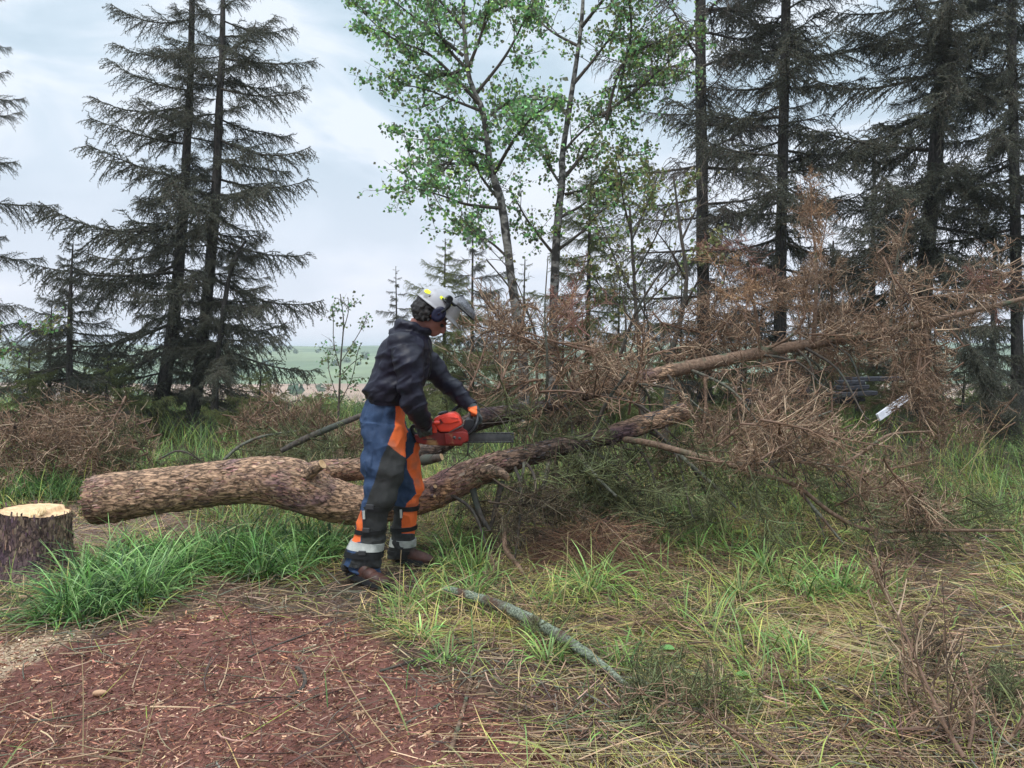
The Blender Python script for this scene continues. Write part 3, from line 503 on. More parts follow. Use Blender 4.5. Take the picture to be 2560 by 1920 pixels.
broadleaf(K((1192, 960), (1195, 710), (1202, 520), (1214, 390), (1216, 330), (1235, 200), (1255, 60), (1262, -60)), 10.8, .066, .02,
  [K(*l) for l in [[(1212, 400), (1180, 340), (1160, 290), (1100, 260)], [(1214, 390), (1260, 330), (1310, 260), (1340, 190), (1370, 60)], [(1310, 260), (1340, 150), (1400, 110), (1480, 90)], [(1340, 180), (1360, 80), (1350, 0), (1340, -60)], [(1216, 330), (1250, 290), (1300, 250), (1360, 250)], [(1225, 250), (1190, 200), (1150, 190), (1100, 200)], [(1240, 180), (1290, 120), (1330, 60), (1360, -20)], [(1250, 100), (1200, 60), (1170, 20), (1150, -40)], [(1205, 560), (1150, 490), (1120, 440), (1100, 400)], [(1205, 540), (1260, 500), (1300, 460), (1380, 430)], [(1210, 470), (1260, 440), (1310, 400), (1370, 390)], [(1340, 190), (1400, 170), (1450, 160), (1530, 120)], [(1220, 420), (1280, 400), (1330, 340), (1400, 330)], [(1255, 60), (1300, 20), (1350, -20), (1400, -60)], [(1300, 250), (1370, 200), (1440, 140), (1500, 60)]]],
  'white barked aspen with forked upper stems, the right of the two', .050, ASP + OLV[:3], 7.0, 'aspens right of the worker')
broadleaf(K((1395, 940), (1380, 760), (1372, 640), (1365, 520), (1360, 450)), 9.4, .03, .012,
  [K(*l) for l in [[(1370, 640), (1330, 560), (1300, 480), (1290, 430)], [(1368, 600), (1410, 520), (1440, 450), (1470, 420)], [(1362, 500), (1340, 430), (1330, 380), (1310, 340)], [(1365, 520), (1400, 440), (1420, 390), (1430, 350)], [(1375, 700), (1320, 640), (1290, 600), (1260, 570)], [(1372, 680), (1430, 620), (1480, 570), (1530, 540)]]],
  'small olive leaved deciduous tree behind the brown crown', .05, OLV, 3.4, name='small_deciduous_tree', bark='dark_bark', twigL=.45)
broadleaf(K((1432, 900), (1445, 800), (1470, 690), (1483, 600), (1470, 500), (1455, 380)), 8.2, .035, .012,
  [K(*l) for l in [[(1470, 680), (1500, 600), (1540, 540)], [(1480, 600), (1440, 540), (1400, 500)], [(1445, 790), (1400, 700), (1370, 640), (1330, 600)], [(1350, 760), (1352, 690), (1340, 600)], [(1472, 520), (1500, 460), (1520, 420)], [(1400, 780), (1395, 700), (1380, 650)]]],
  'dark leaning shrub stem with bare twigs between aspens and spruces', .04, OLV, .35, name='dark_shrub', bark='dark_bark', twigL=.6)
broadleaf(K((725, 950), (735, 800), (742, 700), (735, 635)), 8.4, .012, .004,
  [K(*l) for l in [[(735, 800), (715, 740), (708, 690), (700, 660)], [(738, 780), (765, 720), (775, 680)], [(740, 720), (750, 670), (745, 640)], [(728, 880), (760, 820), (775, 760), (785, 740)], [(728, 860), (700, 800), (690, 770)], [(733, 820), (760, 790), (790, 770)]]],
  'slim sapling with sparse small leaves left of the worker', .036, [(.14, .18, .08), (.10, .12, .06), (.11, .22, .10)], 1.6, name='sapling', bark='dark_bark', twigL=.22, nt_=9)
broadleaf(K((-12, 980), (-8, 800), (5, 690)), 8.8, .015, .005, [K(*l) for l in [[(-8, 800), (15, 740), (20, 690)], [(-8, 850), (20, 800), (35, 780)], [(-8, 780), (0, 720), (12, 680)]]], 'leafy sapling at the left edge of the picture', .04, OLV + ASP[:2], 3, name='sapling', bark='dark_bark', twigL=.3)
broadleaf(K((1155, 900), (1160, 800), (1150, 700), (1100, 620), (1050, 560)), 9.0, .02, .008, [K(*l) for l in [[(1150, 700), (1110, 600), (1060, 540), (1000, 480)], [(1160, 780), (1200, 700), (1240, 620)], [(1155, 740), (1120, 680), (1040, 640)], [(1160, 800), (1130, 740), (1080, 700)]]], 'bare arching shrub in front of the aspen trunks', .04, OLV, .5, name='dark_shrub', bark='dark_bark', twigL=.5)

# bushes in the dip beyond, between us and the field
def bush_mesh(seed, cols):
    r = np.random.default_rng(seed); g = Geo(); n = 2600; a = unit(r.normal(size=(n, 3))) * (r.random((n, 1)) ** .45) * [1, .8, .75]; a[:, 2] = np.abs(a[:, 2]) * (1 + .35 * np.sin(a[:, 0] * 7 + seed)); leaves(g, a, .085, cols, .2)
    tb = curves(np.zeros((14, 3)), unit(r.normal(size=(14, 3)) * [1, 1, .3] + [0, 0, 1]), r.uniform(.5, .9, 14), r.normal(0, .2, (14, 3)), 4); tubes_batch(g, tb, np.outer(np.full(14, .02), [1, .7, .5, .2]), 4, np.tile((.09, .08, .06), (14, 1)))
    return g.mesh('bush', M['leaf'], False)
BUSH = [bush_mesh(3, [(.08, .11, .06), (.11, .14, .07), (.06, .08, .05)]), bush_mesh(5, [(.13, .18, .07), (.10, .14, .05), (.17, .20, .09)])]
BW = ['round grey green bush', 'low yellow green bush']; BP = []
for k, (px, Yd, sc) in enumerate([(-60, 19, 1.0), (150, 21, .9), (330, 24, 1.2), (480, 20, .8), (640, 22, .9), (790, 24, 1.1), (860, 20, .8), (1010, 22, 1.0), (1120, 19, .8), (1250, 23, 1.2), (1400, 21, 1.2), (1560, 23, 1.3), (1700, 22, 1.4), (1850, 24, 1.5), (2000, 22, 1.3), (2150, 20, 1.1), (2300, 22, 1.2), (2480, 19, 1.1), (2620, 21, 1.2), (700, 34, 1.5), (900, 38, 1.6), (560, 40, 1.6)]):
    p = P(px, 900, Yd); o = bpy.data.objects.new('bush', BUSH[k % 2]); COL.objects.link(o); o.location = (p[0], Yd, float(gz(p[0], Yd)) - .1); o.scale = (sc * 1.3, sc, sc); o.rotation_euler[2] = k
    where = ['beyond the left edge spruce', 'past the small pointed spruce', 'between the pointed spruce and the close pair', 'behind the trunks of the close pair', 'behind the thin leaning spruce', 'behind the slim sapling', 'just left of the worker jacket', 'behind the worker arm', 'behind the front handle of the saw', 'under the green young spruce', 'behind the small olive tree', 'behind the bare twigged spruce', 'beyond the raised brown trunk', 'behind the dark boards', 'left of the thick trunk', 'right of the thick trunk', 'past the hanging bough', 'near the right edge', 'at the very right edge', 'far down the slope behind the sapling', 'farthest down the slope left of the worker', 'far down the slope below the thin leaning spruce'][k]
    tag(o, BW[k % 2] + ' ' + where, 'bush', 'bushes on the slope beyond the stand')
n = 260; bx = rng.uniform(-260, 120, n); by = rng.uniform(130, 460, n); by[:90] = rng.uniform(105, 135, 90) + rng.normal(0, 3, 90); bx[:90] = rng.uniform(-90, 60, 90); g = Geo()
for x_, y_ in zip(bx, by):
    k = 26; sz = rng.uniform(1.0, 2.6) * (.7 if y_ < 140 else 1); a = rdir(k) * [1, 1, .7] * sz * .6 + [x_, y_, float(gz(x_, y_)) + sz * .5]; u = rdir(k) * sz * .35; v_ = rdir(k) * sz * .35; g.add(np.stack([a - u, a + v_, a + u, a - v_], 1), quads=np.arange(k * 4).reshape(-1, 4), col=np.repeat(pick([(.06, .11, .06), (.09, .14, .07), (.12, .15, .08)], k, .2), 4, 0))
tag(g.build('far_scrub', M['leaf']), 'scattered scrub on the far field and hillside', 'scrub', kind='stuff')
for k, px in enumerate([20, 45, 70, 95, 120, 640, 830]):
    p = P(px, 853, 470); o = bpy.data.objects.new('ridge_tree', BUSH[0]); COL.objects.link(o); o.location = (p[0], 470, float(gz(p[0], 470))); s_ = [3, 3.6, 3.2, 2.6, 3, 1.6, 1.3][k]; o.scale = (s_, s_, s_ * 1.3)
    tag(o, ['leftmost tiny tree on the far ridge', 'second tiny tree from the left on the far ridge', 'third tiny tree from the left on the far ridge', 'fourth tiny tree from the left on the far ridge', 'tiny ridge tree nearest the small pointed spruce', 'lone tiny tree on the ridge right of the close pair', 'lone tiny tree on the ridge left of the worker'][k], 'tree', 'trees on the far ridge')

# ------------------------------------------------------------------ the fallen tree and its stump
def barkdisp(amp, s=1.0, ang=1.0):
    def f(v, a):
        q = v * [9, 26, 26] * s; n = fbm(q, 1, 4); m = n * 7; fr = m - np.floor(m); ter = np.floor(m) + np.clip(fr * 4, 0, 1)
        return (ter / 7 - .5) * amp * 1.6 + (fbm(v, 3.5, 2) - .5) * amp * 1.5
    return f
def PT(lst): return np.array([P(a, b, y) for a, b, y, r in lst]), np.array([q[3] for q in lst])
main = [(240, 1250, 5.05, .158), (275, 1246, 5.05, .155), (400, 1229, 5.07, .143), (560, 1208, 5.1, .138), (650, 1201, 5.12, .152), (735, 1212, 5.13, .168), (810, 1243, 5.15, .142), (891, 1262, 5.17, .125), (985, 1258, 5.2, .112), (1071, 1238, 5.22, .104), (1125, 1212, 5.25, .104), (1180, 1186, 5.28, .100), (1261, 1155, 5.32, .082), (1353, 1128, 5.36, .066), (1461, 1106, 5.42, .060), (1560, 1078, 5.5, .062), (1640, 1052, 5.56, .066), (1712, 1028, 5.62, .070)]
sec = [(735, 1200, 5.22, .09), (800, 1180, 5.28, .078), (860, 1176, 5.33, .075), (940, 1168, 5.38, .073), (1010, 1152, 5.42, .07), (1090, 1118, 5.5, .066), (1150, 1078, 5.56, .070), (1204, 1047, 5.6, .070), (1280, 1034, 5.7, .066), (1350, 1022, 5.8, .058), (1411, 1000, 5.9, .052), (1540, 962, 6.05, .052), (1680, 926, 6.2, .056), (1820, 898, 6.35, .052), (1953, 872, 6.5, .046), (2059, 856, 6.6, .041), (2227, 825, 6.8, .034), (2375, 791, 6.95, .026), (2560, 746, 7.15, .018), (2760, 690, 7.3, .008)]
ft = empty('fallen_tree', P(206, 1290, 5.05), 'freshly felled forked conifer trunk lying across the clearing with its brown dead crown', 'fallen tree')
mp_, mr = PT(main); g = Geo(); W1 = (1.1, 1.05, 1.0); W3 = (1.35, 1.15, .95); W2 = (.26, .26, .29); tube(g, mp_, mr, 110, 24, disp=barkdisp(.020), cap=False, col=[W1] * 9 + [W3, W3, W1, (.6, .58, .6), W2, W2, (.5, .48, .48), W1, W1]); g.build('trunk', M['log_bark'], ft)
def disc(c, nrm, r, name, parent, m='cut_wood', seed=0, sides=40, ell=1.0):
    g = Geo(); nrm = unit(np.array(nrm, float)); a = np.array([0, 0, 1.]) if abs(nrm[2]) < .8 else np.array([1., 0, 0]); u = unit(np.cross(nrm, a)); v_ = np.cross(nrm, u)
    an = np.linspace(0, 2 * np.pi, sides, endpoint=False); V = [c]; rings = 9; colr = [(1, 1, 1)]
    for k in range(1, rings + 1):
        for t in an: V.append(c + (u * np.cos(t) + v_ * np.sin(t)) * r * k / rings + nrm * .0025 * np.sin(k * 2.3 + 3 * t)); s_ = (.82 if k % 2 else 1.05) * (.5 if k == rings else 1); colr.append((s_, s_ * .96, s_ * .9))
    tr = [[0, 1 + i, 1 + (i + 1) % sides] for i in range(sides)]; q = [[1 + k * sides + i, 1 + k * sides + (i + 1) % sides, 1 + (k + 1) * sides + (i + 1) % sides, 1 + (k + 1) * sides + i][::-1] for k in range(rings - 1) for i in range(sides)]
    g.add(np.array(V), quads=q, tris=tr, col=np.array(colr)); return g.build(name, M[m], parent)
disc(mp_[-1] + unit(mp_[-1] - mp_[-2]) * .001, mp_[-1] - mp_[-2], .070, 'cut_face', ft)
disc(mp_[0] - np.array([.001, 0, 0]), (-1, 0, 0), .158, 'cut_face', ft)
sp, sr = PT(sec); g = Geo(); tube(g, sp[:13], sr[:13], 60, 14, disp=barkdisp(.012, 1.2), col=[W1] * 4 + [W2] * 7 + [(.6, .6, .6), W1]); g.build('second_stem', M['log_bark'], ft)  # middle stretch darkened: its shade is put into the bark colour
g = Geo(); tube(g, sp[12:], sr[12:], 24, 10, disp=barkdisp(.003, 1.2)); g.build('upper_stem', M['limb_bark'], ft)
def limb(pts, name='limb', m='limb_bark', sides=10, parent=None, disp=.003):
    q, r = PT(pts); g = Geo(); tube(g, q, r, sides, 6, disp=lambda v, a: (fbm(v, 35, 2) - .5) * disp); g.build(name, M[m], parent or ft); return cat_pts(q, 6)
LIMBS = [
 limb([(1560, 1098, 5.45, .024), (1640, 1112, 5.3, .023), (1805, 1157, 5.15, .019), (1900, 1185, 5.05, .016), (1990, 1215, 5.0, .015), (2083, 1285, 4.95, .014), (2176, 1325, 4.9, .013), (2350, 1326, 4.85, .011), (2534, 1326, 4.8, .009)]),
 limb([(1805, 1157, 5.15, .013), (1900, 1160, 5.2, .012), (1967, 1150, 5.25, .009), (2118, 1169, 5.3, .005)], m='mossy_bark'),
 limb([(2083, 1180, 5.6, .014), (2150, 1135, 5.65, .013), (2215, 1091, 5.7, .012), (2260, 1082, 5.75, .009), (2330, 1078, 5.8, .005)]),
 limb([(1974, 1140, 5.5, .013), (1998, 1090, 5.5, .013), (2020, 1053, 5.55, .010), (2080, 1027, 5.6, .005)], m='mossy_bark'),
 limb([(2032, 868, 6.55, .020), (2038, 780, 6.5, .017), (2040, 650, 6.5, .012), (2022, 498, 6.45, .004)]),
 limb([(2225, 820, 6.8, .017), (2235, 700, 6.7, .014), (2255, 600, 6.6, .010), (2285, 520, 6.5, .004)], m='mossy_bark'),
 limb([(1900, 880, 6.4, .014), (1890, 780, 6.3, .011), (1865, 700, 6.25, .006)]),
 limb([(1366, 1020, 5.6, .012), (1368, 900, 5.5, .010), (1362, 780, 5.45, .006), (1370, 640, 5.4, .003)], m='mossy_bark'),
 limb([(1530, 965, 6.0, .016), (1560, 860, 5.9, .013), (1600, 760, 5.8, .010), (1680, 640, 5.7, .004)], m='dark_bark'),
 limb([(1480, 1085, 5.4, .014), (1520, 1000, 5.3, .012), (1570, 930, 5.2, .008)], m='dark_bark'),
 limb([(1255, 1205, 5.3, .022), (1240, 1265, 5.2, .018), (1225, 1330, 5.15, .010)], m='dark_bark'),
 limb([(1180, 1215, 5.25, .024), (1200, 1285, 5.1, .018), (1228, 1330, 5.0, .012)], m='dark_bark'),
 limb([(1373, 1150, 5.35, .018), (1360, 1210, 5.2, .013), (1320, 1250, 5.1, .007)], m='mossy_bark'),
 limb([(1440, 1120, 5.4, .017), (1480, 1180, 5.2, .014), (1540, 1240, 5.0, .008)], m='mossy_bark'),
 limb([(1690, 1130, 5.4, .016), (1780, 1210, 5.2, .013), (1840, 1270, 5.1, .007)], m='mossy_bark'),
 limb([(2000, 1230, 4.95, .012), (2060, 1300, 4.85, .009), (2110, 1360, 4.75, .005)], m='mossy_bark'),
 limb([(2059, 850, 6.6, .014), (2120, 810, 6.5, .010), (2210, 740, 6.4, .006)]),
 limb([(1905, 880, 6.45, .013), (1990, 830, 6.3, .010), (2020, 760, 6.2, .005)]),
 limb([(1262, 1322, 4.85, .016), (1264, 1372, 4.75, .015), (1292, 1410, 4.68, .014), (1318, 1450, 4.6, .010)], m='limb_bark'),
 limb([(1760, 920, 6.3, .014), (1764, 1000, 6.2, .012), (1758, 1080, 6.15, .010), (1750, 1180, 6.1, .006)]),
 limb([(2310, 810, 6.9, .016), (2330, 930, 6.8, .014), (2340, 1040, 6.75, .010), (2350, 1110, 6.7, .006)]),
]
for k in range(26):
    a = along(mp_, rng.uniform(.55, .93)) if k % 2 else along(sp, rng.uniform(.5, .85)); b = a + np.array([rng.uniform(-.1, .7), rng.uniform(-.5, .25), rng.uniform(-.75, -.25)]); b[2] = max(b[2], .06); c = (a + b) / 2 + [0.05, 0, .08]
    g = Geo(); tube(g, np.array([a, c, b, b + unit(b - c) * [.2, .15, .02]]), [.013, .010, .006, .002], 7, 6); g.build('limb', M['dark_bark' if k % 3 else 'mossy_bark'], ft)
for k in range(22):
    a = along(LIMBS[k % 2 * 1], rng.uniform(.25, .98)); b = a + np.array([rng.uniform(.0, .35), rng.uniform(-.25, .2), rng.uniform(-.32, .12)]); b[2] = max(b[2], .05); c = (a + b) / 2 + rng.normal(0, .03, 3)
    g = Geo(); tube(g, np.array([a, c, b]), [.006, .0045, .002], 5, 5); g.build('limb', M['dark_bark' if k % 2 else 'mossy_bark'], ft)
def flakes(path, rad, n, parent, vert=False, cols=((.30, .19, .13), (.24, .14, .095), (.38, .25, .18), (.11, .065, .045), (.30, .155, .125)), size=(.008, .028), off=.003, mt='litter'):
    c4 = cat_pts(np.column_stack([path, rad]), 8); c, r = c4[:, :3], c4[:, 3]; t, u, b = frames(c); i = rng.integers(1, len(c) - 1, n); a = rng.uniform(0, 6.283, n)
    nn = u[i] * np.cos(a)[:, None] + b[i] * np.sin(a)[:, None]; tt = t[i]; ss = np.cross(nn, tt); p = c[i] + tt * rng.uniform(-.02, .02, (n, 1)) + nn * (r[i] + rng.uniform(-.001, off, n))[:, None]
    L = rng.uniform(*size, n)[:, None]; W = L * rng.uniform(.14, .38, (n, 1)); tl = nn * rng.normal(.05, .12, (n, 1)) * L; tw = nn * rng.normal(0, .10, (n, 1)) * L; k = rng.uniform(.5, 1, (n, 4, 1))
    V = np.stack([p - tt * L * k[:, 0] - ss * W * k[:, 1], p + tt * L * k[:, 2] - ss * W * k[:, 3] + tl, p + tt * L * k[:, 1] + ss * W * k[:, 0] + tl + tw, p - tt * L * k[:, 3] + ss * W * k[:, 2] + tw], 1)
    g = Geo(); g.add(V, quads=np.arange(n * 4).reshape(-1, 4), col=np.repeat(pick(cols, n, .2), 4, 0)); o = g.build('bark_flakes', M[mt], parent, False); o['kind'] = 'stuff'
flakes(mp_[:13], mr[:13], 7000, ft); flakes(sp[:5], sr[:5], 1000, ft); flakes(mp_[12:], mr[12:], 900, ft, cols=((.10, .09, .10), (.06, .055, .055), (.16, .12, .10)), size=(.008, .02)); flakes(sp[4:12], sr[4:12], 1000, ft, cols=((.12, .11, .11), (.07, .065, .065), (.18, .14, .12)), size=(.008, .02))
# sawn-off branch stubs
def stub(pts, m='log_bark'):
    q, r = PT(pts); g = Geo(); tube(g, q, r, 20, 6, disp=lambda v, a: (fbm(v, 30, 2) - .5) * .006, cap=False); o = g.build('stub', M[m], ft); disc(q[-1], q[-1] - q[-2], r[-1], 'stub_cut', o, sides=16)
stub([(760, 1195, 5.05, .045), (785, 1175, 5.0, .036), (806, 1160, 4.97, .032)]); stub([(1215, 1180, 5.2, .06), (1250, 1182, 5.12, .034), (1272, 1196, 5.08, .020)])
stub([(1080, 1230, 5.15, .03), (1088, 1216, 5.1, .014)]); stub([(1060, 1150, 5.4, .04), (1090, 1146, 5.3, .028), (1104, 1142, 5.28, .024)], 'dark_bark'); stub([(1075, 1240, 5.14, .02), (1086, 1240, 5.08, .010)])
# thin foreground twigs in front of saw bar
for pts in ([(1190, 1005, 5.0, .004), (1240, 1035, 4.9, .004), (1268, 1075, 4.85, .0035), (1281, 1105, 4.8, .003), (1276, 1125, 4.8, .002)], [(1172, 1105, 5.0, .006), (1168, 1140, 5.0, .005)], [(1075, 1145, 4.9, .002), (1090, 1130, 4.9, .002), (1120, 1108, 4.9, .002)], [(1190, 1060, 5.3, .003), (1300, 1045, 5.3, .003), (1400, 980, 5.3, .002)], [(1108, 1185, 5.1, .003), (1180, 1130, 5.1, .003), (1260, 1080, 5.1, .002)]):
    limb(pts, 'twig', 'dark_bark', 5, disp=0)
SECP = proj(cat_pts(sp[9:], 10))
def sprays(region, n, Y, L, m=None, dirb=(0, 0), jd=1.0, yj=.4, meshes=DEAD):
    """n dead side branches whose bases lie inside a px outline on the 2212 view"""
    poly = zone(region); xs_ = [p[0] for p in poly]; ys_ = [p[1] for p in poly]; k = 0
    while k < n:
        q = np.array([[rng.uniform(min(xs_), max(xs_)), rng.uniform(min(ys_), max(ys_))]])
        if not inpoly(q, poly)[0]: continue
        if math.hypot(q[0][0] - 2232, (q[0][1] - 1015) * 1.3) < 75 or math.hypot(q[0][0] - 2125, (q[0][1] - 985) * 1.5) < 45 or (1560 < q[0][0] < 1740 and 990 < q[0][1] < 1095 and Y < 5.6): continue
        k += 1; p = P(q[0][0], q[0][1], Y + .12 + rng.normal(0, yj))
        if rng.random() < .7 and np.min(np.hypot(np.array([a[0] for a in SECP]) - q[0][0], np.array([a[1] for a in SECP]) - q[0][1])) < 55: p = P(q[0][0], q[0][1], float(np.interp(q[0][0], [1400, 2560], [6.6, 7.6]))); p[2] = max(p[2], .08)
        d = unit(np.array([dirb[0] + rng.normal(0, jd), rng.normal(0, .6), dirb[1] + rng.normal(0, jd * .75)])); l = rng.uniform(*L); p1 = p + d * l; p1[2] = max(p1[2], .05)
        branch(meshes, p - d * l * .35, p1 - d * l * .35, ft, rng.uniform(0, 6), m, 'dead_branch')
sprays([(1090, 720), (1240, 700), (1330, 740), (1400, 800), (1380, 860), (1200, 870), (1060, 830), (1020, 780)], 20, 5.8, (.6, 1.0), yj=.35)
sprays([(1180, 740), (1290, 720), (1340, 790), (1280, 850), (1180, 830)], 8, 5.7, (.4, .6), yj=.3, meshes=DEAD[:2] + DEAD[3:4])
sprays([(1450, 640), (1560, 600), (1700, 600), (2000, 590), (2212, 600), (2212, 680), (2000, 740), (1700, 760), (1450, 800)], 40, 6.6, (.5, .95), dirb=(.3, .4))
sprays([(1480, 780), (1700, 750), (2050, 700), (2060, 800), (1980, 900), (1700, 930), (1480, 900)], 32, 6.4, (.5, .9), dirb=(0, -.6))
sprays([(1730, 440), (1770, 440), (1790, 600), (1790, 740), (1720, 740), (1730, 560)], 17, 6.4, (.3, .55), dirb=(0, .9), jd=.45)
sprays([(1740, 430), (1770, 440), (1775, 660), (1735, 660)], 8, 6.3, (.25, .4), dirb=(0, .9), jd=.4, m='orange_dead')
sprays([(1910, 500), (1950, 500), (1950, 680), (1900, 680)], 6, 6.6, (.25, .45), dirb=(.2, .8), jd=.5)
sprays([(1960, 740), (2040, 740), (2040, 920), (1990, 960), (1960, 900)], 16, 6.7, (.4, .7), dirb=(0, -.7), jd=.5)
sprays([(1560, 500), (1640, 520), (1640, 600), (1560, 590)], 5, 6.6, (.35, .5), m='purple_dead'); sprays([(2050, 590), (2150, 590), (2150, 640), (2050, 640)], 4, 7, (.35, .5), m='purple_dead')
sprays([(1520, 560), (1700, 570), (1700, 660), (1520, 660)], 6, 6.3, (.3, .5), m='orange_dead')
sprays([(1380, 880), (1500, 900), (1700, 900), (1800, 930), (1740, 1010), (1500, 1000), (1340, 950)], 24, 5.4, (.45, .8), dirb=(.5, -.2))
sprays([(1760, 1000), (1900, 1000), (2000, 1080), (2050, 1150), (1940, 1180), (1840, 1100)], 15, 5.2, (.35, .7), dirb=(.5, -.2))
sprays([(1960, 1050), (2130, 1110), (2180, 1200), (1990, 1190)], 8, 5.0, (.3, .6), m='green_dead')
sprays([(1480, 980), (1700, 1010), (1850, 1090), (1920, 1180), (1780, 1170), (1560, 1080)], 16, 5.1, (.35, .65), m='green_dead', dirb=(.2, -1), jd=.6, meshes=[DEAD[2], DEAD[4], DEAD[1]])
sprays([(1000, 1050), (1250, 990), (1450, 1000), (1600, 1080), (1560, 1180), (1300, 1130), (1050, 1150)], 34, 5.2, (.4, .75), m='green_dead', dirb=(.1, -.8), meshes=[DEAD[2], DEAD[4], DEAD[1]])
sprays([(1000, 1080), (1100, 1060), (1130, 1150), (1040, 1160)], 12, 5.25, (.3, .5), m='dark_dead', dirb=(0, -.6))
sprays([(1100, 1020), (1300, 960), (1450, 970), (1420, 1060), (1250, 1100), (1120, 1110)], 16, 5.5, (.4, .7), m='dark_dead', dirb=(0, -.7))
sprays([(1060, 860), (1300, 860), (1350, 940), (1250, 960), (1100, 940)], 12, 5.6, (.35, .6), m='green_dead')
sprays([(1130, 880), (1260, 860), (1300, 930), (1180, 940)], 5, 5.6, (.3, .5), m='dark_dead')
sprays([(1160, 620), (1250, 600), (1260, 700), (1170, 700)], 4, 5.6, (.4, .6), m='purple_dead', dirb=(0, .8)); sprays([(1200, 600), (1240, 600), (1240, 720), (1205, 720)], 3, 5.4, (.25, .35), m='orange_dead', dirb=(0, .6))

# stump
sc_ = P(98, 1450, 4.62); st = empty('tree_stump', (sc_[0], sc_[1], 0), 'fresh cut stump with pale top and dark bark at the left foreground', 'stump')
lv = [(0, .275), (.06, .245), (.12, .222), (.22, .203), (.32, .194), (.398, .188)]; g = Geo()
q = np.array([[sc_[0] - .05 + z_ * .10, 4.62, z_ - .03 if z_ == 0 else z_] for z_, r in lv])
def sdisp(v, a):
    n = fbm(v * [22, 22, 9], 1, 4); m = n * 6; fr = m - np.floor(m); h = 1 - np.clip(v[..., 2] / .25, 0, 1); return ((np.floor(m) + np.clip(fr * 4, 0, 1)) / 6 - .5) * .02 + h * h * .05 * (np.cos(a * 5 + 1)[None, :] * .5 + .4)
tube(g, q, [r for z_, r in lv], 120, 14, disp=sdisp, cap=False); g.build('bark', M['stump_bark'], st)
flakes(q, np.array([r for z_, r in lv]), 1500, st, cols=((.26, .18, .13), (.17, .11, .08), (.36, .26, .18), (.09, .06, .055), (.16, .10, .12)), size=(.010, .026), off=.008)
top = q[-1]; g = Geo()
# two-level sawn top: felling cut and hinge step
an = np.linspace(0, 2 * np.pi, 72, endpoint=False)
def topface(x, yy): return np.where(x > top[0] + .075, -.022, .0) + (x - top[0]) * -.055
V = []; CC = []; R_ = 16
for k in range(R_ + 1):
    for t in an:
        rr = .189 * k / R_; x = top[0] + rr * math.cos(t); y_ = 4.62 + rr * math.sin(t); ring = .86 if k % 2 else 1.05; ring *= .75 if k == R_ else 1
        V.append((x, y_, .402 + float(topface(x, y_)) + rng.normal(0, .0012))); CC.append((ring, ring * rng.uniform(.92, 1), ring * .92))
n = len(an); qd = [[k * n + i, (k + 1) * n + i, (k + 1) * n + (i + 1) % n, k * n + (i + 1) % n] for k in range(R_) for i in range(n)]
g.add(np.array(V), quads=qd, col=np.array(CC)); g.build('cut_top', M['cut_wood'], st, False)
g = Geo()
for k in range(30):
    x = top[0] + .072 + rng.normal(0, .006); y_ = 4.62 + rng.uniform(-.17, .0) ; h = rng.uniform(.01, .05) if k % 4 else rng.uniform(.04, .075); b = np.array([x, y_, .388]); w_ = rng.uniform(.004, .011)
    g.add([b + [-w_, -w_, 0], b + [w_, -w_, 0], b + [0, w_, 0], b + [rng.normal(0, .008), 0, h + .01]], tris=[[0, 1, 3], [1, 2, 3], [2, 0, 3]])
g.build('hinge_splinters', M['splinter'], st, False)

# ------------------------------------------------------------------ other wood on the ground
def stick(name, pts, label, m, sides=10, cat='branch', sprayn=0, sm=None, L=(.2, .4), group=None, disp=.003, lift=True, dirv=None):
    q, r = PT(pts); t0 = empty(name, q[0], label, cat, group); g = Geo(); tube(g, q, r, sides, 8, disp=lambda v, a: (fbm(v, 60, 3) - .5) * disp); g.build('stem', M[m], t0); qq = cat_pts(q, 6)
    for i in range(sprayn):
        u = rng.uniform(.15, 1); p = along(qq, u); d = unit(np.array([rng.normal(0, 1), rng.normal(0, 1), rng.normal(.25, .4)]) + (0 if dirv is None else np.array(dirv))); branch(DEAD, p, p + d * rng.uniform(*L), t0, rng.uniform(0, 6), sm, 'side_twig')
    return t0
def gy(px, py, lift=.0):
    p = G(px, py); return (px, py - lift * F / p[1], p[1])
def gp(px, py, r, lift=.02): a = gy(px, py, lift); return (a[0], a[1], a[2], r)
stick('lichened_branch', [gp(1115, 1497, .022, .05), gp(1180, 1525, .025, .07), gp(1262, 1560, .027, .08), gp(1340, 1600, .027, .08), gp(1400, 1630, .025, .07), gp(1480, 1680, .019, .06), gp(1560, 1735, .013, .04), gp(1640, 1790, .008), gp(1700, 1830, .005)], 'thick lichen covered branch lying in the grass in the foreground', 'lichen_bark', 24, sprayn=12, sm='green_dead', L=(.12, .3), disp=.012, dirv=(1, -.6, -.2))
stick('lichened_branch', [gp(1520, 1705, .009), gp(1600, 1735, .008, .05), gp(1700, 1790, .007, .05), gp(1780, 1815, .006, .05)], 'smaller lichened side branch with fine twigs at the end of the thick one', 'lichen_bark', 12, sprayn=14, sm='green_dead', L=(.12, .26), disp=.008, dirv=(1, -.3, 0))
stick('broken_stick', [gp(1200, 1600, .006), gp(1180, 1700, .007), gp(1155, 1800, .008), gp(1126, 1895, .010)], 'slim upright leaning stick with a pale broken end at the bottom centre', 'limb_bark', 8)
stick('broken_stick', [gp(742, 1680, .008), gp(760, 1700, .009), gp(758, 1730, .008), gp(715, 1762, .010)], 'short crooked dark stick on the red needle litter', 'dark_bark', 8)
stick('broken_stick', [gp(620, 1655, .004), gp(690, 1625, .005), gp(780, 1590, .004), gp(840, 1560, .003)], 'thin dark stick lying across the litter left of the straw', 'dark_bark', 6)
stick('broken_stick', [gp(950, 1690, .005), gp(1050, 1660, .006), gp(1090, 1650, .004)], 'small straight stick near the grass edge at the bottom centre', 'dark_bark', 6)
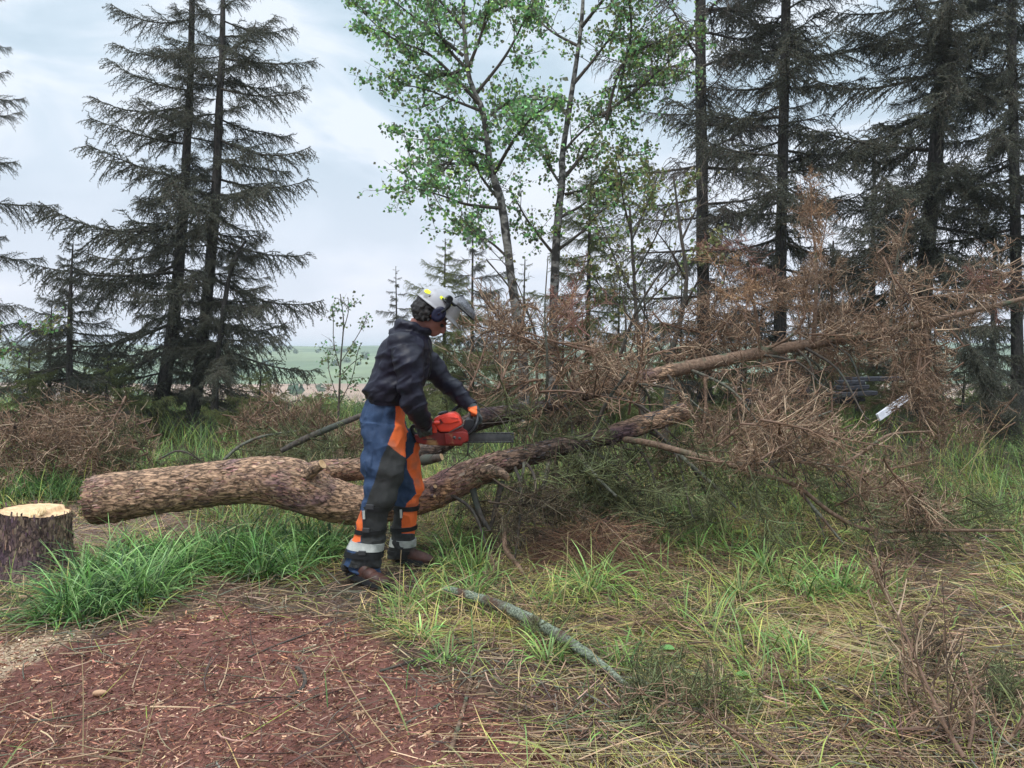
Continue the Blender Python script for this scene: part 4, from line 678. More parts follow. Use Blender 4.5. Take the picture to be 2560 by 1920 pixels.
stick('broken_stick', [gp(960, 1850, .006), gp(1040, 1810, .006), gp(1120, 1760, .004)], 'grey stick among the needles below the lichened branch', 'mossy_bark', 6)
stick('leaning_pole', [(702, 1128, 6.0, .020), (760, 1098, 6.1, .026), (830, 1068, 6.2, .025), (900, 1040, 6.3, .022), (1000, 1000, 6.5, .018)], 'grey broken pole leaning up behind the log left of the worker', 'dark_bark', 14, cat='pole')
stick('bent_branch', [(560, 1150, 6.4, .014), (600, 1115, 6.5, .014), (660, 1090, 6.6, .012), (740, 1078, 6.7, .008)], 'mossy bent branch rising behind the log', 'mossy_bark', 8, sprayn=4, sm='green_dead')
stick('bent_branch', [(405, 1145, 6.0, .007), (440, 1128, 6.0, .008), (475, 1135, 6.0, .008), (520, 1165, 6.0, .006)], 'bare dark twig arching over the grass above the log', 'dark_bark', 7, sprayn=3, sm='dark_dead', L=(.15, .3))
# brush piles of dead brown branches in the left background
def brush(region, n, Y, L, label, m=None, yj=.4, cat='brush pile', nm='brush_pile'):
    poly = zone(region); xs_ = [p[0] for p in poly]; ys_ = [p[1] for p in poly]; c = P(sum(xs_) / len(xs_), max(ys_), Y); c[2] = 0; t0 = empty(nm, c, label, cat, None); k = 0
    while k < n:
        q = np.array([[rng.uniform(min(xs_), max(xs_)), rng.uniform(min(ys_), max(ys_))]])
        if not inpoly(q, poly)[0]: continue
        k += 1; p = P(q[0][0], q[0][1], Y + rng.normal(0, yj)); p[2] = max(p[2], .1); d = unit(np.array([rng.normal(0, 1), rng.normal(0, .6), rng.normal(.1, .5)])); l = rng.uniform(*L); branch(DEAD, p - d * l * .5, p + d * l * .5, t0, rng.uniform(0, 6), m, 'dead_branch')
    return t0
b1 = brush([(-60, 900), (120, 885), (260, 920), (300, 980), (260, 1030), (0, 1030), (-80, 1000)], 44, 7.6, (.6, 1.0), 'big brown pile of dead branches behind the stump')
b1b = brush([(210, 950), (300, 960), (290, 1030), (200, 1030)], 8, 7.4, (.5, .8), 'dark green dead branches at the right end of the brown pile', 'green_dead')
b2 = brush([(520, 900), (600, 880), (700, 870), (780, 880), (790, 960), (640, 980), (500, 960)], 28, 7.8, (.5, .8), 'brown pile of dead branches left of the worker behind the log', yj=.3)
b3 = brush([(560, 960), (760, 950), (770, 1000), (600, 1000)], 10, 6.8, (.4, .7), 'tangle of dark green dead twigs just behind the log by the pole', 'green_dead')
b4 = brush([(850, 880), (1050, 900), (1060, 960), (900, 960)], 8, 6.8, (.4, .6), 'greenish twigs behind the chainsaw', 'green_dead')
b5 = brush([(1560, 960), (1760, 960), (1880, 1060), (2212, 930), (2212, 900), (2040, 900)], 12, 8.2, (.5, .8), 'scattered brown dead branches on the ground at the right')
# foreground thorny dead branchlets, lower right
for k, (x0, y0, x1, y1, l, mm, lab) in enumerate([(1880, 1900, 1720, 1600, .55, None, 'dead brown branch in the lower right foreground nearest the bottom edge'), (2150, 1880, 2110, 1580, .32, 'orange_dead', 'rusty orange dead spruce sprig right of the bottom centre'), (2420, 1900, 2380, 1480, .7, None, 'tall dead branchlet standing in the lower right corner'), (2300, 1700, 2500, 1400, .6, 'dark_dead', 'dark dead branchlet leaning to the right edge'), (2000, 1640, 2200, 1560, .3, 'orange_dead', 'orange brown dead sprig on the flattened straw'), (2540, 1850, 2560, 1600, .5, 'green_dead', 'green dead sprig at the right edge of the foreground'), (1600, 1600, 1750, 1520, .4, None, 'small brown dead branch right of the lichened branch'), (1560, 1850, 1800, 1780, .5, 'green_dead', 'lichen green dead sprig at the bottom right of centre'), (1480, 1400, 1620, 1440, .5, None, 'brown branch at the foot of the brown heap'), (2150, 1500, 2350, 1400, .5, None, 'thin brown branch lying in the middle right grass'), (1240, 1450, 1290, 1350, .3, None, 'small twig cluster beside the hanging root like limb'), (2250, 1850, 2450, 1700, .5, None, 'brown dead sprig left of the tall corner branchlet'), (1900, 1750, 2080, 1720, .4, None, 'flat brown sprig between the two orange sprigs')]):
    a = G(x0, y0); b = G(x1, y1); t0 = empty('dead_sprig', (a[0], a[1], 0), lab, 'branch', None); d = unit(b - a)
    for j in range(3 if l > .45 else 2):
        p = np.array([a[0] + rng.normal(0, .05), a[1] + rng.normal(0, .05), .03]); dd = unit(d * .8 + np.array([rng.normal(0, .35), rng.normal(0, .35), rng.uniform(.05, .5)])); branch(DEAD, p, p + dd * l * rng.uniform(.6, 1), t0, rng.uniform(0, 6), mm, 'sprig')
# tall dry stalks
g0 = None
STK = [((207, 1910), (205, 1640), 'leftmost thin straw stalk standing in the red litter', 1.6), ((285 * 1.157, 1990), (402, 1700), 'second thin straw stalk standing in the red litter', 1.6), ((1010, 1900), (795, 1560), 'long slanting straw stalk left of the stick', 2.0), ((1000, 1600), (1003, 1375), 'straw stalk in front of the worker boots', 1.4), ((620, 1380), (790, 1130), 'dry grass stem crossing in front of the log', 2.2), ((655, 1350), (640, 1150), 'fine dry stem standing before the log', 1.3), ((800, 1330), (815, 1140), 'straight dry stem beside the knot of the log', 1.6), ((860, 1330), (868, 1180), 'short dry stem before the log near the worker', 1.4), ((770, 1350), (905, 1190), 'bent pale grass blade reaching to the worker knee', 2.6), ((1400, 1560), (1420, 1330), 'yellowish stem left of the brown heap', 1.6), ((1740, 1460), (1790, 1560), 'broken straw in the middle right', 1.5), ((2420, 1200), (2500, 1020), 'tall yellow reed at the right edge', 2.4), ((2460, 1190), (2450, 1000), 'upright reed stem at the right edge', 2.0), ((2400, 1180), (2540, 1040), 'slanting yellow reed behind the right grass', 2.2), ((1180, 1480), (1105, 1280), 'thin curved stem right of the worker feet', 1.3)]
for a, b, lab, wd in STK:
    g1 = G(*a) if a[1] > 1250 else P(a[0], a[1], 7); p1 = P(b[0], b[1], g1[1] + .05); p0 = np.array([g1[0], g1[1], 0 if a[1] > 1250 else g1[2]]); p1[2] = max(p1[2], .03)
    if abs(b[1] - a[1]) > 150 and a[1] < 1900: pass
    g = Geo(); mid = (p0 + p1) / 2 + rng.normal(0, .012, 3); tube(g, np.array([p0, mid, p1]), np.array([.0013, .0011, .0007]) * wd, 4, 6, (.55, .42, .24)); o = g.build('dry_stalk', M['straw']); tag(o, lab, 'stalk', 'tall dry stalks')
# straw bundle along the bottom edge and flat sheaf at the right
for (x0, y0, x1, y1, n, nm, lab) in [(1120, 1900, 2080, 1895, 26, 'straw_bundle', 'band of long straight straw stalks lying along the bottom edge'), (1900, 1560, 2330, 1700, 85, 'straw_bundle', 'sheaf of long flattened straw lying to the right of the sprigs'), (1820, 1410, 2050, 1520, 45, 'straw_bundle', 'bent straw stalks arching in the middle right'), (2060, 1200, 2380, 1230, 80, 'straw_bundle', 'pale yellow straw lying under the right grass')]:
    a = G(x0, y0); b = G(x1, y1); p = a + rng.normal(0, .10, (n, 3)) * [1.6, 1, 0] ; q = b + rng.normal(0, .20, (n, 3)) * [1.6, 1, 0]; d = (q - p); L = np.linalg.norm(d, axis=1) * rng.uniform(.5, 1, n); p = p + d * rng.uniform(0, .35, (n, 1)); p[:, 2] = gz(p[:, 0], p[:, 1]) + rng.uniform(.01, .05, n)
    d = unit(d); d[:, 2] = rng.normal(0, .03, n); g = Geo(); cv = curves(p, d, L, rng.normal(0, .04, (n, 3)), 6); cv[..., 2] = np.maximum(cv[..., 2], gz(cv[..., 0], cv[..., 1]) + .008); tubes_batch(g, cv, np.outer(rng.uniform(.0010, .0019, n), [1, 1, .9, .8, .6, .4]), 3, pick([(.60, .46, .25), (.5, .38, .2), (.42, .38, .18), (.66, .52, .32)], n, .12)); tag(g.build(nm, M['straw']), lab, 'straw', kind='stuff')
# broad leaf and cones
def leafthing(px, py, s, lab, c=(.16, .34, .10)):
    p = G(px, py) + [0, 0, .05]; g = Geo(); an = np.linspace(0, 2 * np.pi, 14, endpoint=False); V = [p]
    for t in an: V.append(p + np.array([math.cos(t) * s * (1 - .25 * math.cos(t)), math.sin(t) * s * .8, .35 * s * abs(math.sin(t))]))
    g.add(V, tris=[[0, 1 + i, 1 + (i + 1) % 14] for i in range(14)], col=c); tag(g.build('fallen_leaf', M['leaf']), lab, 'leaf')
leafthing(1672, 1652, .035, 'bright green round leaf lying right of the lichened branch'); leafthing(1860, 1720, .03, 'green leaf low in the right foreground', (.12, .26, .07)); leafthing(1850, 1350, .05, 'yellow green broad leaf under the drooping twigs', (.20, .27, .07)); leafthing(2115, 1350, .05, 'broad yellow green leaf below the long brown limb', (.22, .28, .08))
def cone(px, py, lab, rot):
    c = G(px, py) + [0, 0, .02]; g = Geo(); t = np.linspace(0, 1, 10); ax = c + np.outer(t - .5, [math.cos(rot) * .05, math.sin(rot) * .05, 0]); tube(g, ax, .011 * np.sin(np.pi * (t * .9 + .08)) ** .6, 10, 1, (.5, .3, .18), disp=lambda v, a: (.0028 * ((np.arange(10)[:, None] + (np.arange(10)[None] % 2)) % 2))); tag(g.build('spruce_cone', M['litter'], None, False), lab, 'cone', 'spruce cones')
cone(897, 1797, 'spruce cone on the litter left of the standing stick', .4); cone(896, 1838, 'spruce cone just below another one on the litter', 1.6); cone(1072, 1850, 'spruce cone beside the grey stick at the bottom', .9); cone(250, 1745, 'tan spruce cone in the red litter at the left', .2)

# ------------------------------------------------------------------ dark boards and white plank under the crown
PLAIN('tarred_board', (.02, .021, .026), .6, (.05, .05, .06), 30); PLAIN('white_paint', (.62, .62, .68), .5, (.8, .8, .84), 20)
def board(p0, p1, w_, t_, name, m, parent=None, label=None, cat=None):
    p0 = np.array(p0); p1 = np.array(p1); d = unit(p1 - p0); s = unit(np.cross(d, [0, 1, 0])); bm = bmesh.new(); bmesh.ops.create_cube(bm, size=1)
    Lg = np.linalg.norm(p1 - p0); y_ = np.cross(s, d); R = Matrix(((d[0], y_[0], s[0]), (d[1], y_[1], s[1]), (d[2], y_[2], s[2])))
    for v in bm.verts: v.co = R @ Vector((v.co.x * Lg, v.co.y * t_, v.co.z * w_)) + Vector((p0 + p1) / 2)
    bmesh.ops.bevel(bm, geom=bm.edges[:], offset=min(w_, t_) * .12, segments=1, affect='EDGES'); me = bpy.data.meshes.new(name); bm.to_mesh(me); bm.free(); me.materials.append(M[m]); o = link(name, me, parent)
    if label: tag(o, label, cat)
    return o
pile = empty('board_stack', P(2120, 1020, 9.2), 'stack of dark tarred boards half hidden under the brown crown', 'boards')
for k, (a, b, c, d_) in enumerate([(2090, 985, 2180, 981), (2095, 970, 2160, 966), (2100, 957, 2150, 955), (2092, 1000, 2150, 996), (2100, 1004, 2135, 1002), (2110, 948, 2265, 946)]): board(P(a, b, 9.2 + .05 * k), P(c, d_, 9.2 + .05 * k), .05, .3, 'board', 'tarred_board', pile)
for k, (a, b, c, d_) in enumerate([(1860, 1003, 1895, 998), (1858, 980, 1890, 978), (1920, 1003, 1950, 996), (1990, 985, 2015, 970)]): board(P(a, b, 9.4), P(c, d_, 9.4), .07, .25, 'board', 'tarred_board', pile)
board(P(2195, 1044, 8.6), P(2272, 990, 8.9), .085, .03, 'white_plank', 'white_paint', None, 'white painted plank leaning in the grass beside the dark boards', 'plank')

# ------------------------------------------------------------------ the worker
PLAIN('jacket_cloth', (.007, .0065, .014), .48, (.014, .013, .028), 7, .003, 45, spec=.3); PLAIN('blue_cloth', (.014, .030, .068), .7, (.032, .062, .13), 9, .002, 120); PLAIN('grey_cloth', (.022, .022, .022), .8, (.040, .040, .037), 10, .002, 120)
PLAIN('orange_cloth', (.72, .13, .03), .7, (.85, .17, .04), 8, .002, 100, c3=(.42, .12, .06), s3=7, t3=(.52, .68)); PLAIN('reflective', (.22, .23, .21), .4, (.5, .5, .46), 12); PLAIN('strap', (.012, .012, .013), .5); PLAIN('buckle', (.045, .045, .047), .35)
PLAIN('skin', (.24, .095, .075), .5, (.30, .13, .10), 18); PLAIN('hair', (.012, .010, .010), .6, (.035, .03, .028), 60, .004, 120); PLAIN('boot_leather', (.028, .014, .011), .5, (.09, .038, .028), 12, .001, 60); PLAIN('rubber', (.015, .015, .016), .7); PLAIN('glove_cloth', (.03, .035, .035), .6, (.07, .08, .08), 25, .001, 80)
PLAIN('helmet_shell', (.36, .355, .37), .4, (.47, .46, .48), 7, c3=(.26, .25, .24), s3=14, t3=(.56, .66)); PLAIN('hivis_yellow', (.80, .95, .02), .5); PLAIN('hard_black', (.012, .012, .014), .35); PLAIN('muff_navy', (.008, .008, .028), .4); PLAIN('saw_orange', (.75, .045, .022), .35, (.85, .07, .03), 9, c3=(.5, .05, .03), s3=6, spec=.5); PLAIN('saw_dark_red', (.13, .012, .010), .5, (.22, .02, .015), 10, c3=(.35, .2, .08), s3=9, t3=(.60, .68)); PLAIN('steel', (.045, .047, .05), .4, (.085, .085, .085), 30, metal=.3); PLAIN('trim_red', (.45, .03, .03), .4)
def ringloft(g, rings, sides=28, per=5, col=(1, 1, 1)):
    """rings: (xL, yL, xR, yR, Ydepth, half depth) silhouette cross sections"""
    R = []
    for a, b, c, d_, Y, hb in rings:
        l = P(a, b, Y); r = P(c, d_, Y); R.append(np.concatenate([(l + r) / 2, (r - l) / 2, [hb]]))
    R = cat_pts(R, per); an = np.linspace(0, 2 * np.pi, sides, endpoint=False); e = .85
    ca = np.sign(np.cos(an)) * np.abs(np.cos(an)) ** e; sa = np.sign(np.sin(an)) * np.abs(np.sin(an)) ** e
    V = R[:, None, :3] + ca[None, :, None] * R[:, None, 3:6] + sa[None, :, None] * np.array([0, 1, 0])[None, None] * R[:, None, 6:7]
    S = len(R); i = np.arange(S - 1)[:, None] * sides; j = np.arange(sides)[None]; k = (j + 1) % sides; g.add(V, quads=np.stack([i + j, i + k, i + sides + k, i + sides + j], -1), col=col)
    for e_ in (0, S - 1): g.add(np.vstack([V[e_], R[e_, :3]]), tris=[[x, (x + 1) % sides, sides] if e_ else [(x + 1) % sides, x, sides] for x in range(sides)], col=col)
def ell(g, c, a, b, d_, seg=20):   # ellipsoid with half axis vectors
    th = np.linspace(0, np.pi, seg // 2 + 1); ph = np.linspace(0, 2 * np.pi, seg, endpoint=False); V = []
    for t in th:
        for p in ph: V.append(np.array(c) + np.array(a) * math.sin(t) * math.cos(p) + np.array(b) * math.sin(t) * math.sin(p) + np.array(d_) * math.cos(t))
    m = len(th); q = [[i * seg + j, i * seg + (j + 1) % seg, (i + 1) * seg + (j + 1) % seg, (i + 1) * seg + j] for i in range(m - 1) for j in range(seg)]; g.add(V, quads=q)
def remesh(g, name, mats, voxel, parent, smooth=4, fold=None, keep=None):
    me = g.mesh(name + '_src', mats[0]); o = bpy.data.objects.new(name + '_src', me); COL.objects.link(o)
    md = o.modifiers.new('r', 'REMESH'); md.mode = 'VOXEL'; md.voxel_size = voxel; md.use_smooth_shade = True
    if smooth: sm = o.modifiers.new('s', 'SMOOTH'); sm.iterations = smooth; sm.factor = .6
    dg = bpy.context.evaluated_depsgraph_get(); m2 = bpy.data.meshes.new_from_object(o.evaluated_get(dg)); bpy.data.objects.remove(o); bpy.data.meshes.remove(me)
    n = len(m2.vertices); V = np.zeros(n * 3, np.float32); m2.vertices.foreach_get('co', V); V = V.reshape(-1, 3).astype(float); Nn = np.zeros(n * 3, np.float32); m2.vertices.foreach_get('normal', Nn); Nn = Nn.reshape(-1, 3)
    if fold: V = V + Nn * fold(V)[:, None]; m2.vertices.foreach_set('co', V.astype(np.float32).ravel())
    m2.materials.clear(); [m2.materials.append(x) for x in mats]
    m2.polygons.foreach_set('use_smooth', np.ones(len(m2.polygons), bool)); m2.update(); m2.name = name
    return link(name, m2, parent)
def paint(o, fn):
    me = o.data; n = len(me.polygons); C = np.zeros(n * 3, np.float32); me.polygons.foreach_get('center', C); C = C.reshape(-1, 3).astype(float)
    me.polygons.foreach_set('material_index', fn(C, proj(C)).astype(np.int32)); me.update()
YB = 4.72
w0 = G(905, 1462); wk = empty('person', (float(P(950, 1300, YB)[0]), YB, 0), 'worker in dark jacket, blue and orange chainsaw trousers and white helmet, bent over a chainsaw', 'person')
def lerp_rings(r, k): return r
TORSO = [(922, 1000, 1020, 1004, YB, .155), (910, 978, 1030, 990, YB, .178), (918, 958, 1052, 972, YB, .182), (932, 930, 1070, 945, YB, .185), (939, 905, 1078, 915, YB, .195), (947, 880, 1079, 890, YB, .205), (962, 855, 1078, 868, YB, .215), (984, 832, 1074, 850, YB, .185), (1003, 818, 1068, 838, YB, .11), (1014, 805, 1064, 826, YB, .085)]
PELV = [(925, 985, 1015, 990, YB, .14), (912, 1010, 1015, 1012, YB, .155), (900, 1045, 1012, 1050, YB, .165), (902, 1080, 1020, 1085, YB, .165), (915, 1100, 1022, 1105, YB, .12)]
NL = [(898, 1050, 1005, 1062, 4.63, .09), (903, 1090, 1012, 1100, 4.61, .095), (908, 1120, 1013, 1128, 4.6, .095), (903, 1150, 1013, 1150, 4.59, .095), (906, 1175, 1011, 1170, 4.58, .093), (914, 1195, 1008, 1190, 4.58, .09), (910, 1228, 1000, 1222, 4.57, .085), (905, 1265, 982, 1262, 4.56, .082), (897, 1290, 970, 1290, 4.56, .078), (893, 1310, 966, 1310, 4.56, .078), (891, 1328, 962, 1330, 4.56, .074), (880, 1350, 960, 1352, 4.55, .078), (868, 1370, 957, 1374, 4.54, .082), (862, 1392, 955, 1396, 4.54, .086), (856, 1410, 953, 1414, 4.54, .088)]
FL = [(955, 1055, 1030, 1075, 4.83, .085), (975, 1090, 1043, 1100, 4.85, .085), (985, 1120, 1047, 1122, 4.86, .083), (985, 1160, 1052, 1160, 4.87, .082), (983, 1205, 1058, 1205, 4.88, .08), (982, 1240, 1054, 1238, 4.88, .078), (984, 1265, 1046, 1266, 4.89, .075), (982, 1290, 1042, 1290, 4.89, .073), (978, 1318, 1041, 1320, 4.9, .072), (978, 1345, 1039, 1347, 4.9, .073), (973, 1368, 1038, 1372, 4.9, .076), (968, 1392, 1037, 1394, 4.9, .076)]
def thin(r, f): return [((a + c) / 2 + (a - c) / 2 * f, (b + d) / 2 + (b - d) / 2 * f, (a + c) / 2 + (c - a) / 2 * f, (b + d) / 2 + (d - b) / 2 * f, Y, h * f) for a, b, c, d, Y, h in r]
def chain(g, pts, per=6, sides=20):
    q, r = PT(pts); tube(g, q, r, sides, per)
NA = [(1016, 868, 4.53, .088), (1020, 905, 4.50, .090), (1026, 945, 4.49, .084), (1030, 985, 4.49, .078), (1040, 1018, 4.51, .072), (1056, 1045, 4.58, .056), (1068, 1066, 4.63, .042)]
FA = [(1040, 880, 4.92, .09), (1070, 905, 4.97, .085), (1100, 940, 4.99, .072), (1125, 966, 4.98, .066), (1150, 990, 4.95, .058), (1172, 1010, 4.92, .046), (1180, 1017, 4.90, .042)]
# head frame: the head is pitched forward 39 degrees
pA = math.radians(38); fwd = np.array([math.cos(pA), 0, -math.sin(pA)]); upv = np.array([math.sin(pA), 0, math.cos(pA)]); sid = np.array([0, 1., 0]); YH = 4.72
hc = P(1082, 775, YH)                           # middle of the skull
g = Geo()
ell(g, hc + fwd * -.005 + upv * .02, fwd * .098, sid * .076, upv * .095); hf = hc + fwd * .022 - upv * .012; ell(g, hf + fwd * .025 - upv * .050, fwd * .062, sid * .058, upv * .072); ell(g, hf + fwd * .060 - upv * .098, fwd * .030, sid * .030, upv * .024)
ell(g, hf + fwd * .100 - upv * .045, fwd * .020, sid * .013, upv * .026); ell(g, hf + fwd * .108 - upv * .058, fwd * .014, sid * .016, upv * .011); ell(g, hf + fwd * .088 - upv * .080, fwd * .013, sid * .024, upv * .008); ell(g, hf + fwd * .085 - upv * .090, fwd * .012, sid * .020, upv * .006)
ell(g, hf + fwd * .084 - upv * .008, fwd * .014, sid * .050, upv * .012)
for s_ in (-1, 1): ell(g, hc + sid * .074 * s_ + fwd * .02 - upv * .03, fwd * .012, sid * .006, upv * .022)
chain(g, [(1052, 800, YH, .058), (1045, 825, YH, .060), (1040, 850, YH, .07)])
ringloft(g, thin(TORSO, .78)); ringloft(g, thin(PELV, .78)); ringloft(g, thin(NL, .6)); ringloft(g, thin(FL, .6))
chain(g, [(a, b, y, r * .5) for a, b, y, r in NA]); chain(g, [(a, b, y, r * .5) for a, b, y, r in FA])
body = remesh(g, 'body', [M['skin']], .0085, wk, 3)
# eyes
for s_ in (-1, 1):
    g = Geo(); ell(g, hf + fwd * .083 - upv * .027 + sid * .032 * s_, fwd * .013, sid * .013, upv * .011, 12); g.build('eye', M['hard_black'], wk)
# hair: curls below the helmet
g = Geo(); ell(g, hc - fwd * .022 + upv * .005, fwd * .098, sid * .088, upv * .098)
ell(g, P(1064, 776, YH), np.array([.074, 0, 0]), sid * .088, np.array([0, 0, .074])); ell(g, P(1064, 790, YH), np.array([.058, 0, 0]), sid * .078, np.array([0, 0, .046]))
r_ = np.random.default_rng(5)
for k in range(130):
    a = r_.uniform(1.9, 4.6); c = P(1064 + 30 * math.cos(a), 777 - 29 * math.sin(a), YH) + sid * r_.uniform(-.085, .085); c = c + (P(1064, 777, YH) - c) * .25 * (abs(c[1] - YH) / .085) ** 2; q_ = r_.uniform(.008, .015); ell(g, c, np.array([q_, 0, 0]), sid * q_, np.array([0, 0, q_]), 8)
for k in range(60):
    c = P(1062 + r_.uniform(-22, 16), 785 + r_.uniform(-22, 16), YH) - sid * r_.uniform(.078, .090); q_ = r_.uniform(.007, .013); ell(g, c, np.array([q_, 0, 0]), sid * q_, np.array([0, 0, q_]), 8)
for k in range(90):
    t = r_.uniform(-1, 1); a = r_.uniform(-1.25, 1.25); c = hc - fwd * (.09 * math.cos(a)) + sid * (.088 * math.sin(a)) - upv * (.055 - .055 * (1 + t)) - fwd * .018; ell(g, c, np.array([r_.uniform(.010, .018), 0, 0]), np.array([0, r_.uniform(.010, .018), 0]), np.array([0, 0, r_.uniform(.010, .018)]), 8)
hair = remesh(g, 'hair', [M['hair']], .006, wk, 1, lambda V: (fbm(V, 60, 2) - .5) * .012)
# jacket
g = Geo(); ringloft(g, TORSO); chain(g, NA); chain(g, FA); ell(g, P(1010, 862, 4.58), np.array([.10, 0, 0]), np.array([0, .09, 0]), np.array([0, 0, .085])); ell(g, P(1030, 868, 4.88), np.array([.10, 0, 0]), np.array([0, .09, 0]), np.array([0, 0, .085]))
# hood lying round the neck
hr = []
for t in np.linspace(0, 2 * np.pi, 13): c = P(1036 - 38 * math.cos(t), 818 - 9 * math.cos(t) , YB); hr.append(c + np.array([0, math.sin(t) * .105, 0]))
tube(g, np.array(hr), np.array([.036 if abs(t - np.pi) > 1.5 else .026 for t in np.linspace(0, 2 * np.pi, 13)]), 12, 4); ell(g, P(1004, 818, YB), np.array([.055, 0, 0]), np.array([0, .10, 0]), np.array([0, 0, .042])); ell(g, P(990, 832, YB), np.array([.045, 0, 0]), np.array([0, .09, 0]), np.array([0, 0, .04]))
def jfold(V):
    p = proj(V); s = V * [1, 1, 1]; f = np.sin((p[:, 0] * .05 + p[:, 1] * .115) + fbm(V, 5, 3) * 11) * .5
    low = np.clip((p[:, 1] - 930) / 50, 0, 1) * (p[:, 0] < 1030); el = np.exp(-((p[:, 1] - 985) / 40) ** 2) * (p[:, 0] > 995)
    ff = 1 - np.abs(f) * 4; return (fbm(V, 7, 2) - .5) * .022 - np.abs(fbm(V @ np.array([[.8, 0, -.9], [0, .6, 0], [.5, 0, 1.9]]), 6, 3) - .5) * .045 + f * (.002 + .009 * low + .004 * el) + np.clip(1 - np.abs(2 * fbm(V @ np.array([[.9, 0, -1.1], [0, .8, 0], [.6, 0, 2.0]]), 7, 2) - 1) * 2.2, 0, 1) ** 2 * .009
jk = remesh(g, 'jacket', [M['jacket_cloth']], .0075, wk, 4, jfold)
g = Geo(); ringloft(g, [(921, 998, 1021, 1004, YB, .160), (924, 1008, 1020, 1012, YB, .156)], 40, 3); g.build('jacket_hem', M['jacket_cloth'], wk)
# trousers
g = Geo(); ringloft(g, PELV); ringloft(g, NL); ringloft(g, FL)
def tfold(V):
    p = proj(V); f = np.sin(p[:, 1] * .10 - p[:, 0] * .06 + fbm(V, 4, 3) * 9); kn = np.exp(-((p[:, 1] - 1235) / 45) ** 2); up_ = np.exp(-((p[:, 1] - 1110) / 60) ** 2)
    sag = np.exp(-((p[:, 1] - 1160) / 22) ** 2) * (p[:, 0] < 930) * .010
    return (fbm(V, 8, 3) - .5) * .026 - np.abs(fbm(V * [1.3, 1, .8], 9, 3) - .5) * .035 + f * (.002 + .005 * kn + .002 * up_) + sag + np.clip(1 - np.abs(2 * fbm(V @ np.array([[1.2, 0, -.5], [0, 1, 0], [.4, 0, 1.2]]), 8, 2) - 1) * 2.2, 0, 1) ** 2 * .007
BLUE, GREY, ORG, DARK = 0, 1, 2, 3
c6 = lambda L_: [(800 + a / 3.687, 1050 + b / 3.687) for a, b in L_]
PO1 = c6([(680, -230), (760, -210), (830, -80), (860, 0), (860, 60), (800, 120), (795, 350), (740, 320), (625, 225), (690, 60), (700, -60)]); PG1 = c6([(625, 225), (740, 320), (795, 360), (800, 600), (760, 760), (800, 1500), (180, 1500), (380, 1130), (395, 900), (420, 780), (500, 570), (560, 370)]); PO2 = c6([(320, 820), (385, 830), (395, 990), (370, 1125), (260, 1125), (280, 1080), (340, 1000)])
PO3 = c6([(1000, 180), (880, 210), (860, 300), (800, 360), (805, 460), (860, 560), (885, 680), (800, 770), (770, 850), (750, 960), (750, 1050), (1000, 1050)]); PG3 = c6([(560, 770), (770, 800), (760, 1055), (1000, 1055), (1000, 1500), (560, 1500)])
def tpaint(C, p):
    near = (C[:, 1] < 4.735) | ((p[:, 1] < 1090) & (p[:, 0] < 1012)); r = np.zeros(len(C), int); s = p + np.stack([fbm(C, 20, 2) * 4 - 2, fbm(C + 3, 20, 2) * 4 - 2], 1)
    r[near & inpoly(s, PG1)] = GREY; r[near & inpoly(s, PO1)] = ORG; r[near & inpoly(s, PO2)] = ORG
    f = ~near; r[f & inpoly(s, PG3)] = GREY; r[f & inpoly(s, PO3)] = ORG; return r
tr_ = remesh(g, 'chainsaw_trousers', [M['blue_cloth'], M['grey_cloth'], M['orange_cloth']], .0042, wk, 3, tfold); paint(tr_, tpaint)
def lt(R, y):
    R = np.array(R); ys_ = (R[:, 1] + R[:, 3]) / 2; return [np.interp(y, ys_, R[:, k]) for k in range(6)]
def band(R, y0, y1, name, m, grow=1.05, tilt=0, x0=None, parent=None):
    a = lt(R, y0); b = lt(R, y1); rr = []
    for q, yy in ((a, y0), (b, y1)):
        cx = (q[0] + q[2]) / 2; hw = (q[2] - q[0]) / 2 * grow; rr.append((cx - hw, yy - tilt, cx + hw, yy + tilt, q[4], q[5] * grow))
    m_ = [(rr[0][k] + rr[1][k]) / 2 for k in range(6)]; g = Geo(); ringloft(g, [rr[0], tuple(m_), rr[1]], 40, 3); o = g.build(name, M[m], parent or wk); return o
def buckle(x, y, Y, w_=17, h_=11, parent=None):
    o = board(P(x - w_ / 2, y, Y), P(x + w_ / 2, y + 1, Y), h_ / 430, .014, 'buckle', 'buckle', parent); return o
s1 = band(NL, 1262, 1274, 'strap', 'strap', 1.07, 1); buckle(924, 1267, 4.475, 20, 12, s1); s2 = band(NL, 1320, 1331, 'strap', 'strap', 1.10, 0); buckle(915, 1325, 4.475, 18, 11, s2); band(NL, 1352, 1371, 'reflective_band', 'reflective', 1.045, 4); s3 = band(NL, 1376, 1389, 'strap', 'strap', 1.07, 3); buckle(905, 1382, 4.45, 18, 11, s3)
band(FL, 1262, 1273, 'strap', 'strap', 1.09, 1); band(FL, 1314, 1324, 'strap', 'strap', 1.09, -2); band(FL, 1346, 1363, 'reflective_band', 'reflective', 1.07, 1); band(FL, 1372, 1380, 'strap', 'strap', 1.07)
# small fluorescent tabs
for x, y, Y, m in ((909, 1287, 4.475, 'reflective'), (1002, 1284, 4.79, 'reflective')): board(P(x, y - 10, Y), P(x + 1, y + 11, Y), .014, .006, 'reflective_tab', m, wk)
# trouser cuffs
g = Geo(); ringloft(g, [(862, 1408, 951, 1408, 4.54, .072), (872, 1420, 950, 1420, 4.53, .068), (880, 1432, 952, 1436, 4.51, .06)]); remesh(g, 'trouser_cuff', [M['blue_cloth']], .006, wk, 2, lambda V: np.sin(V[:, 2] * 260 + V[:, 0] * 30) * .004)
